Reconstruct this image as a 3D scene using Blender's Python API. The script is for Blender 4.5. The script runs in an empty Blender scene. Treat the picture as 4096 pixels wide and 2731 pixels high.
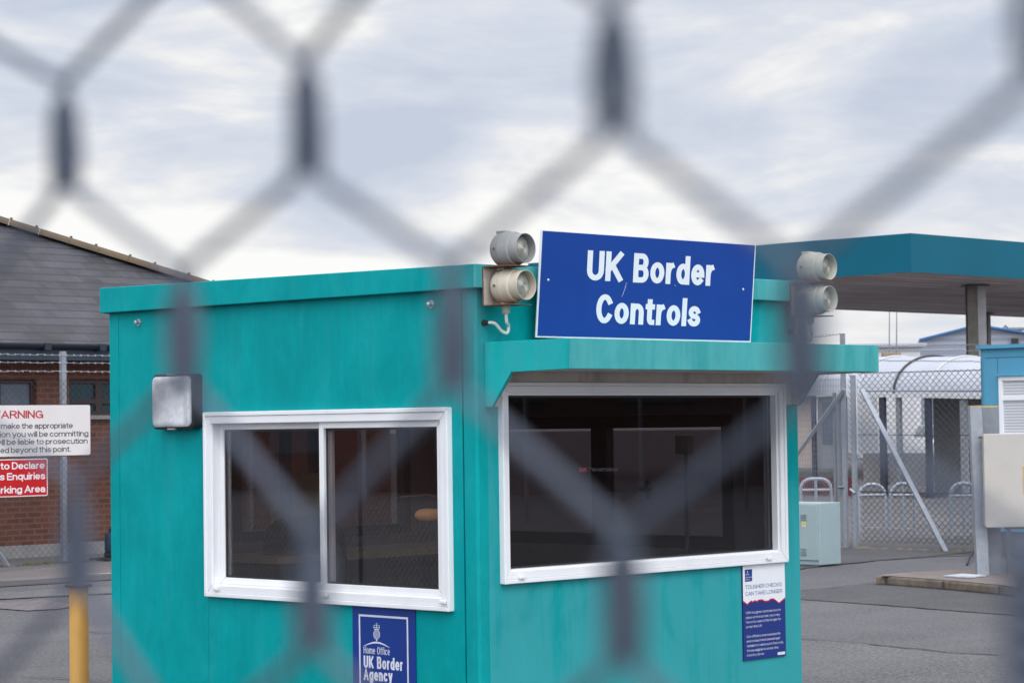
import bpy, math, random
from mathutils import Vector, Matrix
random.seed(7)
scene = bpy.context.scene
COL = scene.collection
# ------------------------------------------------------------------ camera
CAM = Vector((-8.075, -8.188, 1.65))
RIGHT = Vector((0.70164963, -0.71239263, -0.01358402))
UP = Vector((-0.01533223, -0.03415582, 0.99929891))
FWD = Vector((0.71235715, 0.70094944, 0.03488799))
F, W, H = 9697.456, 4096.0, 2731.0
cd = bpy.data.cameras.new('camera')
cam = bpy.data.objects.new('camera', cd); COL.objects.link(cam)
cam.matrix_world = Matrix(((RIGHT.x, UP.x, -FWD.x, CAM.x), (RIGHT.y, UP.y, -FWD.y, CAM.y), (RIGHT.z, UP.z, -FWD.z, CAM.z), (0, 0, 0, 1)))
cd.sensor_fit = 'HORIZONTAL'; cd.sensor_width = 36.0; cd.lens = F / W * 36.0
cd.clip_start = 0.02; cd.clip_end = 4000
cd.dof.use_dof = True; cd.dof.focus_distance = 11.6; cd.dof.aperture_fstop = 14.0; cd.dof.aperture_blades = 0
scene.camera = cam
# ------------------------------------------------------------------ sky and sun
SUN_EL, SUN_AZ = math.radians(48), math.radians(200)   # azimuth measured from +Y towards +X
world = bpy.data.worlds.new("World"); scene.world = world; world.use_nodes = True
nt = world.node_tree; nt.nodes.clear()
def N(t, kind, **kw):
    n = t.nodes.new(kind)
    for k, v in kw.items():
        if k in n.inputs.keys(): n.inputs[k].default_value = v
        else: setattr(n, k, v)
    return n
def mathn(t, op, a, b=None, c=None, clamp=False):
    n = t.nodes.new('ShaderNodeMath'); n.operation = op; n.use_clamp = clamp
    for i, v in enumerate((a, b, c)):
        if v is None: continue
        if isinstance(v, (int, float)): n.inputs[i].default_value = v
        else: t.links.new(v, n.inputs[i])
    return n.outputs[0]
def ramp(t, fac, stops, interp='LINEAR'):
    n = t.nodes.new('ShaderNodeValToRGB'); e = n.color_ramp.elements; n.color_ramp.interpolation = interp
    while len(e) < len(stops): e.new(0.5)
    for i, (p, c) in enumerate(stops):
        e[i].position = p; e[i].color = (c[0], c[1], c[2], 1) if not isinstance(c, (int, float)) else (c, c, c, 1)
    t.links.new(fac, n.inputs['Fac']); return n.outputs['Color']
def mix(t, fac, a, b, mode='MIX'):
    n = t.nodes.new('ShaderNodeMix'); n.data_type = 'RGBA'; n.blend_type = mode
    for sock, v in ((n.inputs[0], fac), (n.inputs[6], a), (n.inputs[7], b)):
        if isinstance(v, (int, float)): sock.default_value = v
        elif isinstance(v, tuple): sock.default_value = (v[0], v[1], v[2], 1)
        else: t.links.new(v, sock)
    return n.outputs[2]
def lin(r, g, b):
    f = lambda v: (v / 255 / 12.92) if v <= 10 else ((v / 255 + 0.055) / 1.055) ** 2.4
    return (f(r), f(g), f(b))
tc = N(nt, 'ShaderNodeTexCoord')
sep = N(nt, 'ShaderNodeSeparateXYZ'); nt.links.new(tc.outputs['Generated'], sep.inputs[0])
mp1 = N(nt, 'ShaderNodeMapping'); mp1.inputs['Scale'].default_value = (6.5, 6.5, 22); mp1.inputs['Location'].default_value = (3.1, 1.7, 0.9)
nt.links.new(tc.outputs['Generated'], mp1.inputs[0])
n1 = N(nt, 'ShaderNodeTexNoise', Scale=1.0, Detail=6.0, Roughness=0.5, Distortion=0.5); nt.links.new(mp1.outputs[0], n1.inputs['Vector'])
mp2 = N(nt, 'ShaderNodeMapping'); mp2.inputs['Scale'].default_value = (18, 18, 56); mp2.inputs['Location'].default_value = (0.4, 5.2, 2.3)
nt.links.new(tc.outputs['Generated'], mp2.inputs[0])
n2 = N(nt, 'ShaderNodeTexNoise', Scale=1.0, Detail=6.0, Roughness=0.55, Distortion=0.3); nt.links.new(mp2.outputs[0], n2.inputs['Vector'])
blend = mathn(nt, 'ADD', mathn(nt, 'MULTIPLY', n1.outputs[0], 0.8), mathn(nt, 'MULTIPLY', n2.outputs[0], 0.2))
# whiter breaks low over the horizon, greyer sheets above
mr = N(nt, 'ShaderNodeMapRange'); nt.links.new(sep.outputs[2], mr.inputs[0])
mr.inputs[1].default_value = 0.055; mr.inputs[2].default_value = 0.115; mr.inputs[3].default_value = 0.13; mr.inputs[4].default_value = -0.025
cover = mathn(nt, 'ADD', blend, mr.outputs[0])
clouds = ramp(nt, cover, [(0.36, lin(208, 217, 234)), (0.43, lin(221, 228, 242)), (0.49, lin(234, 238, 247)), (0.53, lin(250, 250, 252)), (0.58, (1.1, 1.1, 1.08))])
zen = N(nt, 'ShaderNodeMapRange', interpolation_type='SMOOTHSTEP'); nt.links.new(sep.outputs[2], zen.inputs[0])
zen.inputs[1].default_value = 0.2; zen.inputs[2].default_value = 0.8; zen.inputs[3].default_value = 1.0; zen.inputs[4].default_value = 1.7
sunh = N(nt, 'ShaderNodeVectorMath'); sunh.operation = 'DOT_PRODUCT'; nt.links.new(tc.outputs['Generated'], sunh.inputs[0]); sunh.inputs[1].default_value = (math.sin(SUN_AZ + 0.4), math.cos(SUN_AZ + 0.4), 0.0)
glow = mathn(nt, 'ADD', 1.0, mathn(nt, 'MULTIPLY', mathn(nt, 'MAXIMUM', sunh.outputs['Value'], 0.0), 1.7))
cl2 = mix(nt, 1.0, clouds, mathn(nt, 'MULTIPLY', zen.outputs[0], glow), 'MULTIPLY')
sky = N(nt, 'ShaderNodeTexSky', sky_type='NISHITA', sun_disc=False, sun_elevation=SUN_EL, sun_rotation=SUN_AZ)
bg1 = N(nt, 'ShaderNodeBackground', Strength=0.05); nt.links.new(sky.outputs[0], bg1.inputs['Color'])
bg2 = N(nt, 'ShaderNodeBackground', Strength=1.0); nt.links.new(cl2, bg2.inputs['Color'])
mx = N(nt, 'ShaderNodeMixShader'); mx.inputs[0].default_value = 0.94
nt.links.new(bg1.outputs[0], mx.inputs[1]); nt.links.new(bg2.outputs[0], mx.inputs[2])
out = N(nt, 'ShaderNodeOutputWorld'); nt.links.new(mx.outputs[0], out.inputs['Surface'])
ld = bpy.data.lights.new('sun', 'SUN'); ld.energy = 0.8; ld.angle = math.radians(25); ld.color = (1.0, 0.965, 0.92)
sun = bpy.data.objects.new('sun', ld); COL.objects.link(sun)
sd = Vector((math.sin(SUN_AZ) * math.cos(SUN_EL), math.cos(SUN_AZ) * math.cos(SUN_EL), math.sin(SUN_EL)))
sun.rotation_euler = sd.to_track_quat('Z', 'Y').to_euler()
vs = scene.view_settings
scene.display_settings.display_device = 'sRGB'; vs.view_transform = 'Standard'; vs.look = 'None'; vs.exposure = -0.1; vs.gamma = 1.0
scene.cycles.max_bounces = 6; scene.cycles.transparent_max_bounces = 12; scene.cycles.caustics_reflective = False; scene.cycles.caustics_refractive = False
# ------------------------------------------------------------------ measuring helpers (photo pixel -> world point on a real plane)
def ray(x, y): return RIGHT * ((x - W / 2) / F) + UP * (-(y - H / 2) / F) + FWD
def on(ax, x, y, v):
    d = ray(x, y); return CAM + d * ((v - CAM[ax]) / d[ax])
def at(x, y, d): return CAM + ray(x, y) * d
def on_plane(x, y, p, n):
    d = ray(x, y); n = Vector(n); return CAM + d * ((Vector(p) - CAM).dot(n) / d.dot(n))
# ------------------------------------------------------------------ mesh helpers
LOC = {}
class MB:
    def __init__(s): s.v = []; s.f = []
    def add(s, vs, fs):
        o = len(s.v); s.v += [Vector(p) for p in vs]; s.f += [tuple(i + o for i in f) for f in fs]; return s
    def obox(s, p, u, v, w):
        p, u, v, w = Vector(p), Vector(u), Vector(v), Vector(w)
        q = [p, p + u, p + u + v, p + v]; q += [a + w for a in q]
        fs = [(0, 3, 2, 1), (4, 5, 6, 7), (0, 1, 5, 4), (1, 2, 6, 5), (2, 3, 7, 6), (3, 0, 4, 7)]
        if u.cross(v).dot(w) < 0: fs = [f[::-1] for f in fs]
        return s.add(q, fs)
    def box(s, a, b):
        lo = [min(a[i], b[i]) for i in range(3)]; hi = [max(a[i], b[i]) for i in range(3)]
        return s.obox(lo, (hi[0] - lo[0], 0, 0), (0, hi[1] - lo[1], 0), (0, 0, hi[2] - lo[2]))
    def prism(s, pts, ext):
        pts = [Vector(p) for p in pts]; ext = Vector(ext); n = len(pts)
        nrm = Vector((0, 0, 0))
        for i in range(n): nrm += (pts[i] - pts[0]).cross(pts[(i + 1) % n] - pts[0])
        if nrm.dot(ext) > 0: pts = pts[::-1]
        fs = [tuple(range(n)), tuple(range(2 * n - 1, n - 1, -1))] + [(i, n + i, n + (i + 1) % n, (i + 1) % n)[::-1][::-1] for i in range(n)]
        fs = [tuple(range(n)), tuple(range(2 * n - 1, n - 1, -1))] + [((i + 1) % n, i, n + i, n + (i + 1) % n) for i in range(n)]
        return s.add(pts + [p + ext for p in pts], fs)
    def sheet(s, pts): return s.add(pts, [tuple(range(len(pts)))])
    def tube(s, pts, r, n=8, caps=True):
        pts = [Vector(p) for p in pts]; m = len(pts); rings = []
        t0 = (pts[1] - pts[0]).normalized()
        a = Vector((0, 0, 1)) if abs(t0.z) < 0.9 else Vector((1, 0, 0))
        u = t0.cross(a).normalized()
        for i in range(m):
            t = (pts[min(i + 1, m - 1)] - pts[max(i - 1, 0)]).normalized()
            u = (u - t * u.dot(t)).normalized(); w = t.cross(u)
            rr = r[i] if isinstance(r, (list, tuple)) else r
            rings.append([pts[i] + (u * math.cos(6.28318 * k / n) + w * math.sin(6.28318 * k / n)) * rr for k in range(n)])
        fs = [(i * n + k, i * n + (k + 1) % n, (i + 1) * n + (k + 1) % n, (i + 1) * n + k) for i in range(m - 1) for k in range(n)]
        if caps: fs += [tuple(range(n - 1, -1, -1)), tuple((m - 1) * n + k for k in range(n))]
        return s.add([p for g in rings for p in g], fs)
    def lathe(s, prof, o, axis, n=32):
        o = Vector(o); ax = Vector(axis).normalized()
        a = Vector((0, 0, 1)) if abs(ax.z) < 0.9 else Vector((1, 0, 0))
        u = ax.cross(a).normalized(); w = ax.cross(u); m = len(prof)
        vs = [o + ax * t + (u * math.cos(6.28318 * k / n) + w * math.sin(6.28318 * k / n)) * max(r, 1e-5) for t, r in prof for k in range(n)]
        fs = [(i * n + k, i * n + (k + 1) % n, (i + 1) * n + (k + 1) % n, (i + 1) * n + k) for i in range(m - 1) for k in range(n)]
        return s.add(vs, fs)
    def build(s, name, mat, parent=None, smooth=False, bevel=0, label=None):
        base = LOC.get(parent.name, Vector((0, 0, 0))) if parent else Vector((0, 0, 0))
        if parent is None:
            lo = Vector([min(p[i] for p in s.v) for i in range(3)]); hi = Vector([max(p[i] for p in s.v) for i in range(3)])
            base = Vector(((lo.x + hi.x) / 2, (lo.y + hi.y) / 2, lo.z))
        me = bpy.data.meshes.new(name); me.from_pydata([p - base for p in s.v], [], s.f); me.update()
        me.materials.append(mat)
        if smooth:
            me.polygons.foreach_set('use_smooth', [True] * len(me.polygons))
            me.set_sharp_from_angle(angle=math.radians(38))
        o = bpy.data.objects.new(name, me); COL.objects.link(o)
        if parent: o.parent = parent
        else: o.location = base
        LOC[o.name] = base
        if bevel:
            b = o.modifiers.new('bevel', 'BEVEL'); b.width = bevel; b.segments = 2; b.limit_method = 'ANGLE'
        if label: o['label'] = label
        return o
def thing(name, loc, label, cat, group=None):
    o = bpy.data.objects.new(name, None); COL.objects.link(o); o.location = loc; o.empty_display_size = 0.2
    LOC[o.name] = Vector(loc); return tag(o, label, cat, group)
def tag(o, label, cat, group=None):
    o['label'] = label; o['category'] = cat; o['kind'] = 'thing'
    if group: o['group'] = group
    return o
def kind(o, k, label=None):
    o['kind'] = k
    if label: o['label'] = label
    return o
def _arc(cx, cy, rx, ry, a0, a1, n=14):
    return [(cx + rx * math.cos(math.radians(a0 + (a1 - a0) * k / n)), cy + ry * math.sin(math.radians(a0 + (a1 - a0) * k / n))) for k in range(n + 1)]
_full = lambda: _arc(.5, .5, .5, .5, 90, 450, 24)
AS = 9.0       # ascender token
GLYPH = {      # letter: (width, strokes as centre lines)
 'U': (.56, [[(0, 1), (0, .3)] + _arc(.5, .3, .5, .3, 180, 360) + [(1, 1)]]), 'K': (.58, [[(0, 0), (0, 1)], [(1, 1), (.05, .36)], [(.34, .56), (1, 0)]]),
 'B': (.54, [[(.6, .52), (0, .52), (0, 1), (.55, 1)] + _arc(.58, .76, .36, .24, 90, -90) + [(.5, .52)], [(0, .52), (0, 0), (.55, 0)] + _arc(.6, .26, .4, .26, -90, 90) + [(.5, .52)]]),
 'C': (.60, [_arc(.5, .5, .5, .5, 38, 322, 22)]), 'H': (.56, [[(0, 0), (0, 1)], [(1, 0), (1, 1)], [(0, .52), (1, .52)]]), 'O': (.64, [_full()]),
 'A': (.62, [[(0, 0), (.5, 1), (1, 0)], [(.2, .33), (.8, .33)]]), 'T': (.52, [[(0, 1), (1, 1)], [(.5, 1), (.5, 0)]]),
 'G': (.62, [_arc(.5, .5, .5, .5, 42, 325, 22), [(.6, .46), (1, .46), (1, .02)]]), 'E': (.46, [[(1, 1), (0, 1), (0, 0), (1, 0)], [(0, .52), (.9, .52)]]),
 'R': (.56, [[(0, 0), (0, 1), (.6, 1)] + _arc(.6, .74, .36, .26, 90, -90) + [(0, .48)], [(.55, .48), (1, 0)]]), 'S': (.54, [_arc(.5, .75, .45, .25, 15, 270, 16)[:-1] + _arc(.5, .25, .5, .25, 90, -165, 16)]),
 'N': (.56, [[(0, 0), (0, 1)], [(0, 1), (1, 0)], [(1, 0), (1, 1)]]), 'L': (.44, [[(0, 1), (0, 0), (1, 0)]]), 'W': (.88, [[(0, 1), (.25, 0), (.5, 1), (.75, 0), (1, 1)]]),
 'I': (0.0, [[(0, 0), (0, 1)]]), 'D': (.56, [[(0, 0), (0, 1), (.4, 1)] + _arc(.45, .5, .55, .5, 90, -90) + [(0, 0)]]), 'P': (.54, [[(0, 0), (0, 1), (.6, 1)] + _arc(.6, .73, .4, .27, 90, -90) + [(0, .46)]]),
 'a': (.44, [[(.04, .76)] + _arc(.47, .68, .44, .32, 150, 0) + [(.92, 0)], [(.92, .58), (.42, .54)] + _arc(.38, .28, .38, .28, 100, 280) + [(.92, .22)]]),
 'b': (.46, [[(0, AS), (0, 0)], _full()]), 'c': (.44, [_arc(.5, .5, .5, .5, 42, 318, 20)]), 'd': (.46, [[(1, AS), (1, 0)], _full()]), 'e': (.46, [[(.02, .5), (.95, .5)], _arc(.5, .5, .5, .5, 0, 312, 22)]),
 'f': (.24, [[(1, AS), (.72, AS), (.45, 1.12), (.45, 0)], [(0, 1), (1, 1)]]), 'g': (.46, [_full(), [(1, 1), (1, -.08)] + _arc(.5, -.1, .5, .27, 0, -150)]),
 'h': (.44, [[(0, AS), (0, 0)], [(0, .5)] + _arc(.5, .6, .5, .4, 180, 0) + [(1, 0)]]), 'i': (0.0, [[(0, 1), (0, 0)], [(0, AS), (0, AS)]]), 'k': (.44, [[(0, AS), (0, 0)], [(.95, 1), (.05, .38)], [(.35, .58), (1, 0)]]), 'l': (0.0, [[(0, AS), (0, 0)]]),
 'm': (.78, [[(0, 1), (0, 0)], [(0, .5)] + _arc(.25, .65, .25, .35, 180, 0) + [(.5, 0)], [(.5, .5)] + _arc(.75, .65, .25, .35, 180, 0) + [(1, 0)]]), 'n': (.44, [[(0, 1), (0, 0)], [(0, .5)] + _arc(.5, .6, .5, .4, 180, 0) + [(1, 0)]]),
 'o': (.48, [_full()]), 'p': (.46, [[(0, 1), (0, -.38)], _full()]), 'q': (.46, [[(1, 1), (1, -.38)], _full()]), 'r': (.22, [[(0, 1), (0, 0)], [(0, .45)] + _arc(1.0, .45, 1.0, .55, 180, 100)]),
 's': (.42, [_arc(.5, .75, .45, .25, 20, 270, 14)[:-1] + _arc(.5, .25, .5, .25, 90, -160, 14)]), 't': (.24, [[(.4, 1.32), (.4, .25)] + _arc(.85, .25, .45, .25, 180, 270, 6) + [(1, 0)], [(0, 1), (1, 1)]]),
 'u': (.44, [[(1, 1), (1, 0)], [(1, .5)] + _arc(.5, .4, .5, .4, 0, -180) + [(0, 1)]]), 'v': (.46, [[(0, 1), (.5, 0), (1, 1)]]), 'w': (.74, [[(0, 1), (.25, 0), (.5, 1), (.75, 0), (1, 1)]]), 'y': (.46, [[(0, 1), (.5, 0)], [(1, 1), (.4, -.38), (.15, -.38)]]), '.': (0.0, [[(0, 0), (0, 0)]]),
}
def put_text(mb, s, p0, p1, h, nrm, weight=0.15, lift=0.0012, gap=0.075, asp=1.4):
    """stroke lettering: s with its baseline from p0 to p1 and capitals h tall, flat on the plane with normal nrm"""
    p0, p1 = Vector(p0), Vector(p1); nrm = Vector(nrm).normalized(); u = p1 - p0; Wd = u.length; u.normalize(); up = nrm.cross(u).normalized()
    T = weight * h; TX = T * asp; xh = 0.73 * h; n = sum(c != ' ' for c in s); sw = sum(GLYPH[c][0] for c in s if c != ' ') * h
    sp_ = 0.26; gap *= asp * 0.8; gaps = gap * h * (len(s) - 1) + s.count(' ') * sp_ * h
    if n * TX + gaps > Wd * 0.64: k = Wd * 0.64 / (n * TX + gaps); TX *= k; T *= max(k, 0.85); gaps *= k; gap *= k; sp_ *= k
    sx = (Wd - n * TX - gaps) / sw; kk = T / TX; x = 0.0; li = 0
    for c in s:
        if c == ' ': x += (sp_ + gap) * h; continue
        gw, strokes = GLYPH[c]; cap = c.isupper(); ww = gw * h * sx
        for st in strokes:
            pts = []
            for a, b in st:
                if b == AS: y = h - T / 2
                elif cap: y = T / 2 + b * (h - T)
                else: y = T / 2 + b * (xh - T)
                pts.append(Vector(((x + TX / 2 + a * ww) * kk, y)))
            if (pts[0] - pts[-1]).length < 1e-9 and len(pts) == 2:
                pts = [pts[0] + Vector((0, -1e-4)), pts[0] + Vector((0, 1e-4))]
            q = [pts[0]]
            for p in pts[1:]:
                if (p - q[-1]).length > 1e-7: q.append(p)
            pts = q
            closed = (pts[0] - pts[-1]).length < 1e-6
            if not closed:
                pts[0] = pts[0] + (pts[0] - pts[1]).normalized() * T / 2; pts[-1] = pts[-1] + (pts[-1] - pts[-2]).normalized() * T / 2
            else: pts = pts[:-1]
            m = len(pts); L_, R_ = [], []
            for i in range(m):
                a = pts[(i - 1) % m] if closed or i else None; b = pts[(i + 1) % m] if closed or i < m - 1 else None
                d1 = (pts[i] - a).normalized() if a is not None else None; d2 = (b - pts[i]).normalized() if b is not None else None
                if d1 is None: d1 = d2
                if d2 is None: d2 = d1
                n1 = Vector((-d1.y, d1.x)); n2 = Vector((-d2.y, d2.x)); mm = n1 + n2
                mm = n1 if mm.length < 0.2 else mm.normalized(); k = min(1 / max(0.3, mm.dot(n1)), 2.2)
                L_.append(pts[i] + mm * T / 2 * k); R_.append(pts[i] - mm * T / 2 * k)
            to = lambda v: p0 + u * (v.x / kk) + up * v.y + nrm * (lift + li * 0.00002)
            vs = [to(v) for v in L_] + [to(v) for v in R_]
            mb.add(vs, [(i, m + i, m + (i + 1) % m, (i + 1) % m) for i in range(m if closed else m - 1)])
            li = (li + 1) % 12
        x += TX + ww + gap * h
# ------------------------------------------------------------------ materials
def mat(name):
    m = bpy.data.materials.new(name); m.use_nodes = True; t = m.node_tree
    return m, t, t.nodes['Principled BSDF']
def pos(t, scale=(1, 1, 1), loc=(0, 0, 0)):
    g = t.nodes.new('ShaderNodeNewGeometry'); mp = t.nodes.new('ShaderNodeMapping')
    mp.inputs['Scale'].default_value = scale; mp.inputs['Location'].default_value = loc
    t.links.new(g.outputs['Position'], mp.inputs[0]); return mp.outputs[0]
def noise(t, vec, detail=4, rough=0.5, dist=0.0, sc=1.0):
    n = t.nodes.new('ShaderNodeTexNoise'); n.inputs['Scale'].default_value = sc; n.inputs['Detail'].default_value = detail
    n.inputs['Roughness'].default_value = rough; n.inputs['Distortion'].default_value = dist
    t.links.new(vec, n.inputs['Vector']); return n.outputs[0]
def bump(t, b, h, strength=0.3, dist=0.01):
    n = t.nodes.new('ShaderNodeBump'); n.inputs['Strength'].default_value = strength; n.inputs['Distance'].default_value = dist
    t.links.new(h, n.inputs['Height']); t.links.new(n.outputs[0], b.inputs['Normal'])
def plain(name, col, rough=0.6, metal=0.0, var=0.12, sc=8.0, bmp=0.0, dirt=None, spec=0.5):
    m, t, b = mat(name)
    n = noise(t, pos(t, (sc, sc, sc)), 5, 0.6)
    lo = tuple(c * (1 - var) for c in col); hi = tuple(min(1, c * (1 + var)) for c in col)
    c = ramp(t, n, [(0.3, lo), (0.7, hi)])
    if dirt:
        n2 = noise(t, pos(t, (sc * 0.6, sc * 0.6, sc * 0.2), (4, 2, 1)), 6, 0.65)
        c = mix(t, ramp(t, n2, [(0.52, 0.0), (0.75, dirt[1])]), c, dirt[0])
    t.links.new(c, b.inputs['Base Color']); b.inputs['Roughness'].default_value = rough; b.inputs['Metallic'].default_value = metal
    b.inputs['Specular IOR Level'].default_value = spec
    if bmp: bump(t, b, noise(t, pos(t, (sc * 6,) * 3), 3), bmp, 0.004)
    return m
def teal_paint(name, fade, deep=lin(0, 150, 153), chalk=lin(66, 154, 160), low=0.0, st=1.0):
    m, t, b = mat(name)
    strokes = noise(t, pos(t, (26, 26, 1.6)), 5, 0.6, 0.4)
    patch = noise(t, pos(t, (2.6, 2.6, 1.9), (1.3, 0.2, 2.0)), 5, 0.62, 0.5)
    fine = noise(t, pos(t, (130, 130, 9)), 3, 0.6)
    base = mix(t, ramp(t, patch, [(0.38, 0.0), (0.62, 1.0)]), tuple(c * 0.88 for c in deep), tuple(c * 1.06 for c in deep))
    base = mix(t, ramp(t, strokes, [(0.42, 0.0), (0.68, 0.26 * st)]), base, tuple(c * 0.72 for c in deep))
    base = mix(t, ramp(t, fine, [(0.55, 0.0), (0.75, 0.22)]), base, tuple(c * 1.25 + 0.01 for c in deep))
    blot = noise(t, pos(t, (11, 11, 6), (5, 1, 8)), 7, 0.72, 0.6)
    base = mix(t, ramp(t, blot, [(0.53, 0.0), (0.62, 0.28)]), base, tuple(c * 0.74 for c in deep))
    base = mix(t, ramp(t, blot, [(0.36, 0.2), (0.43, 0.0)]), base, tuple(c * 1.2 + 0.008 for c in deep))
    drip = noise(t, pos(t, (9, 9, 0.9), (7, 3, 5)), 6, 0.62, 0.25)
    fac = mathn(t, 'ADD', mathn(t, 'MULTIPLY', drip, 0.62), mathn(t, 'MULTIPLY', patch, 0.38))
    if low:
        g = t.nodes.new('ShaderNodeNewGeometry'); s = t.nodes.new('ShaderNodeSeparateXYZ'); t.links.new(g.outputs['Position'], s.inputs[0])
        fac = mathn(t, 'ADD', fac, mathn(t, 'MULTIPLY', mathn(t, 'SUBTRACT', 1.15, s.outputs[2]), low))
    c = mix(t, ramp(t, fac, [(0.46 - fade * 0.14, 0.0), (0.60 - fade * 0.08, max(0.0, min(1.0, 0.25 + fade)))]), base, chalk)
    t.links.new(c, b.inputs['Base Color'])
    t.links.new(ramp(t, fac, [(0.4, 0.5), (0.7, 0.66)]), b.inputs['Roughness']); b.inputs['Specular IOR Level'].default_value = 0.08
    bump(t, b, fine, 0.08, 0.003)
    return m
M = {}
M['teal'] = teal_paint('teal_paint', -0.15, st=0.8)
M['teal_front'] = teal_paint('faded_teal_paint', 0.42, low=0.12, st=0.7)
M['teal_side'] = teal_paint('bright_teal_paint', 0.12, deep=lin(12, 166, 166), st=0.3)
M['teal_hood'] = teal_paint('chalky_teal_paint', 0.6, deep=lin(52, 152, 154), chalk=lin(82, 164, 166), st=0.15)
M['teal_joint'] = plain('dark_teal_joint', lin(0, 84, 92), 0.7)
M['white'] = plain('white_upvc', (0.80, 0.81, 0.83), 0.38, var=0.03, sc=3, dirt=((0.45, 0.43, 0.40), 0.25))
M['cream'] = plain('weathered_white_paint', (0.62, 0.57, 0.51), 0.6, var=0.08, sc=9, dirt=((0.20, 0.16, 0.12), 0.6))
M['black'] = plain('black_rubber', (0.012, 0.012, 0.014), 0.5)
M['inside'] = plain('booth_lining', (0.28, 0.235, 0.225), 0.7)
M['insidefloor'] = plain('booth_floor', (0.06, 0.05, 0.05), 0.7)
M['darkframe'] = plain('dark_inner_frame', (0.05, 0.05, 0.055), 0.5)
M['steel'] = plain('galvanised_steel', (0.30, 0.325, 0.37), 0.5, 0.35, 0.12, 14)
M['steel2'] = plain('dull_steel', (0.21, 0.23, 0.26), 0.55, 0.3, 0.12, 14)
M['wire'] = plain('fence_wire', (0.075, 0.092, 0.130), 0.5, 0.1)
M['bgwire'] = plain('dark_fence_wire', (0.035, 0.038, 0.046), 0.6)
M['barbed'] = plain('barbed_wire', (0.42, 0.42, 0.45), 0.6)
M['blue'] = plain('sign_blue', lin(20, 63, 142), 0.45, var=0.05, sc=5, spec=0.2)
M['navy'] = plain('notice_blue', lin(12, 44, 118), 0.5, var=0.05, sc=5)
M['dblue'] = plain('agency_blue', lin(0, 48, 128), 0.45, var=0.06, sc=5)
M['signwhite'] = plain('sign_white', (0.75, 0.77, 0.80), 0.5, var=0.02)
M['warnwhite'] = plain('warning_white', (0.70, 0.66, 0.65), 0.5, var=0.04, sc=3)
M['red'] = plain('sign_red', lin(185, 6, 12), 0.45, var=0.05)
M['redtext'] = plain('red_lettering', lin(178, 32, 48), 0.5)
M['dullred'] = plain('faded_red_sticker', (0.16, 0.02, 0.03), 0.6)
M['warmgrey'] = plain('warm_grey_lamp_plastic', lin(190, 188, 176), 0.55, var=0.06, sc=20, dirt=(lin(140, 132, 120), 0.3))
M['darktext'] = plain('dark_lettering', lin(46, 44, 50), 0.5)
M['navytext'] = plain('navy_lettering', lin(30, 60, 140), 0.5)
M['palettext'] = plain('pale_lettering', lin(205, 208, 222), 0.5)
M['lampcream'] = plain('cream_lamp_plastic', lin(192, 184, 166), 0.55, var=0.06, sc=20, dirt=(lin(140, 130, 115), 0.35))
M['lampgrey'] = plain('grey_lamp_plastic', lin(146, 148, 147), 0.55, var=0.06, sc=20, dirt=(lin(130, 130, 125), 0.3))
M['rust'] = plain('rusted_bracket', lin(188, 178, 168), 0.75, 0.0, 0.1, 30, dirt=(lin(120, 62, 32), 0.95))
M['rustdark'] = plain('rusty_steel', lin(110, 72, 52), 0.8, 0.0, 0.3, 30)
M['cable'] = plain('white_cable', (0.68, 0.66, 0.62), 0.5)
M['yellow'] = plain('yellow_bollard_paint', lin(214, 166, 88), 0.5, var=0.06, sc=6, dirt=(lin(170, 126, 60), 0.4))
M['ypaint'] = plain('old_yellow_paint', lin(215, 165, 50), 0.6)
M['browncap'] = plain('rusty_cap', lin(80, 60, 52), 0.8)
M['canopyblue'] = plain('canopy_blue_paint', lin(4, 91, 113), 0.5, var=0.06, sc=0.5, spec=0.2)
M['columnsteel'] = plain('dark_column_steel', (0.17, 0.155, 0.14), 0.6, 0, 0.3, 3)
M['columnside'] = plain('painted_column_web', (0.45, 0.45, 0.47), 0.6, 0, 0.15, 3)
M['cabinblue'] = plain('cabin_blue_paint', lin(80, 152, 184), 0.5, var=0.05, sc=4, dirt=(lin(100, 150, 170), 0.5))
M['cabindark'] = plain('cabin_seam', lin(48, 104, 130), 0.6)
M['board'] = plain('cream_cabinet_paint', lin(182, 178, 172), 0.5, var=0.04, sc=5, dirt=(lin(160, 140, 120), 0.25))
M['cabinet'] = plain('pale_green_cabinet_paint', lin(152, 170, 173), 0.5, var=0.04, sc=6)
M['cabinetside'] = plain('cabinet_vent_paint', lin(120, 138, 142), 0.5)
M['label'] = plain('yellow_label', lin(205, 200, 150), 0.5)
M['kerb'] = plain('kerb_concrete', lin(112, 101, 90), 0.9, 0, 0.3, 9, 0.5, dirt=(lin(74, 66, 52), 0.8))
M['islandtop'] = plain('island_concrete', lin(118, 108, 104), 0.9, 0, 0.2, 6, 0.3)
M['pad'] = plain('pale_cover', lin(180, 186, 192), 0.7)
M['moss'] = plain('moss', lin(70, 68, 40), 0.95, 0, 0.5, 30)
M['plinth'] = plain('concrete_plinth', lin(128, 126, 126), 0.9, 0, 0.15, 4, 0.3)
M['gutter'] = plain('black_gutter', lin(34, 42, 54), 0.35, var=0.1)
M['fasciaboard'] = plain('dark_fascia_board', lin(44, 58, 74), 0.45, var=0.12)
M['brownframe'] = plain('brown_window_frame', lin(50, 32, 32), 0.5)
M['paneblind'] = plain('blue_grey_blind', lin(84, 92, 106), 0.3)
M['panedark'] = plain('dark_green_glass', lin(40, 62, 68), 0.15)
M['ridge'] = plain('ridge_tile', lin(92, 80, 67), 0.9, 0, 0.2, 4, 0.3, dirt=(lin(112, 86, 48), 0.6))
M['whiteroof'] = plain('white_curved_roof', (0.45, 0.47, 0.52), 0.75, var=0.05, sc=1, spec=0.2)
M['rib'] = plain('dark_roof_rib', (0.04, 0.04, 0.045), 0.5)
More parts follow.
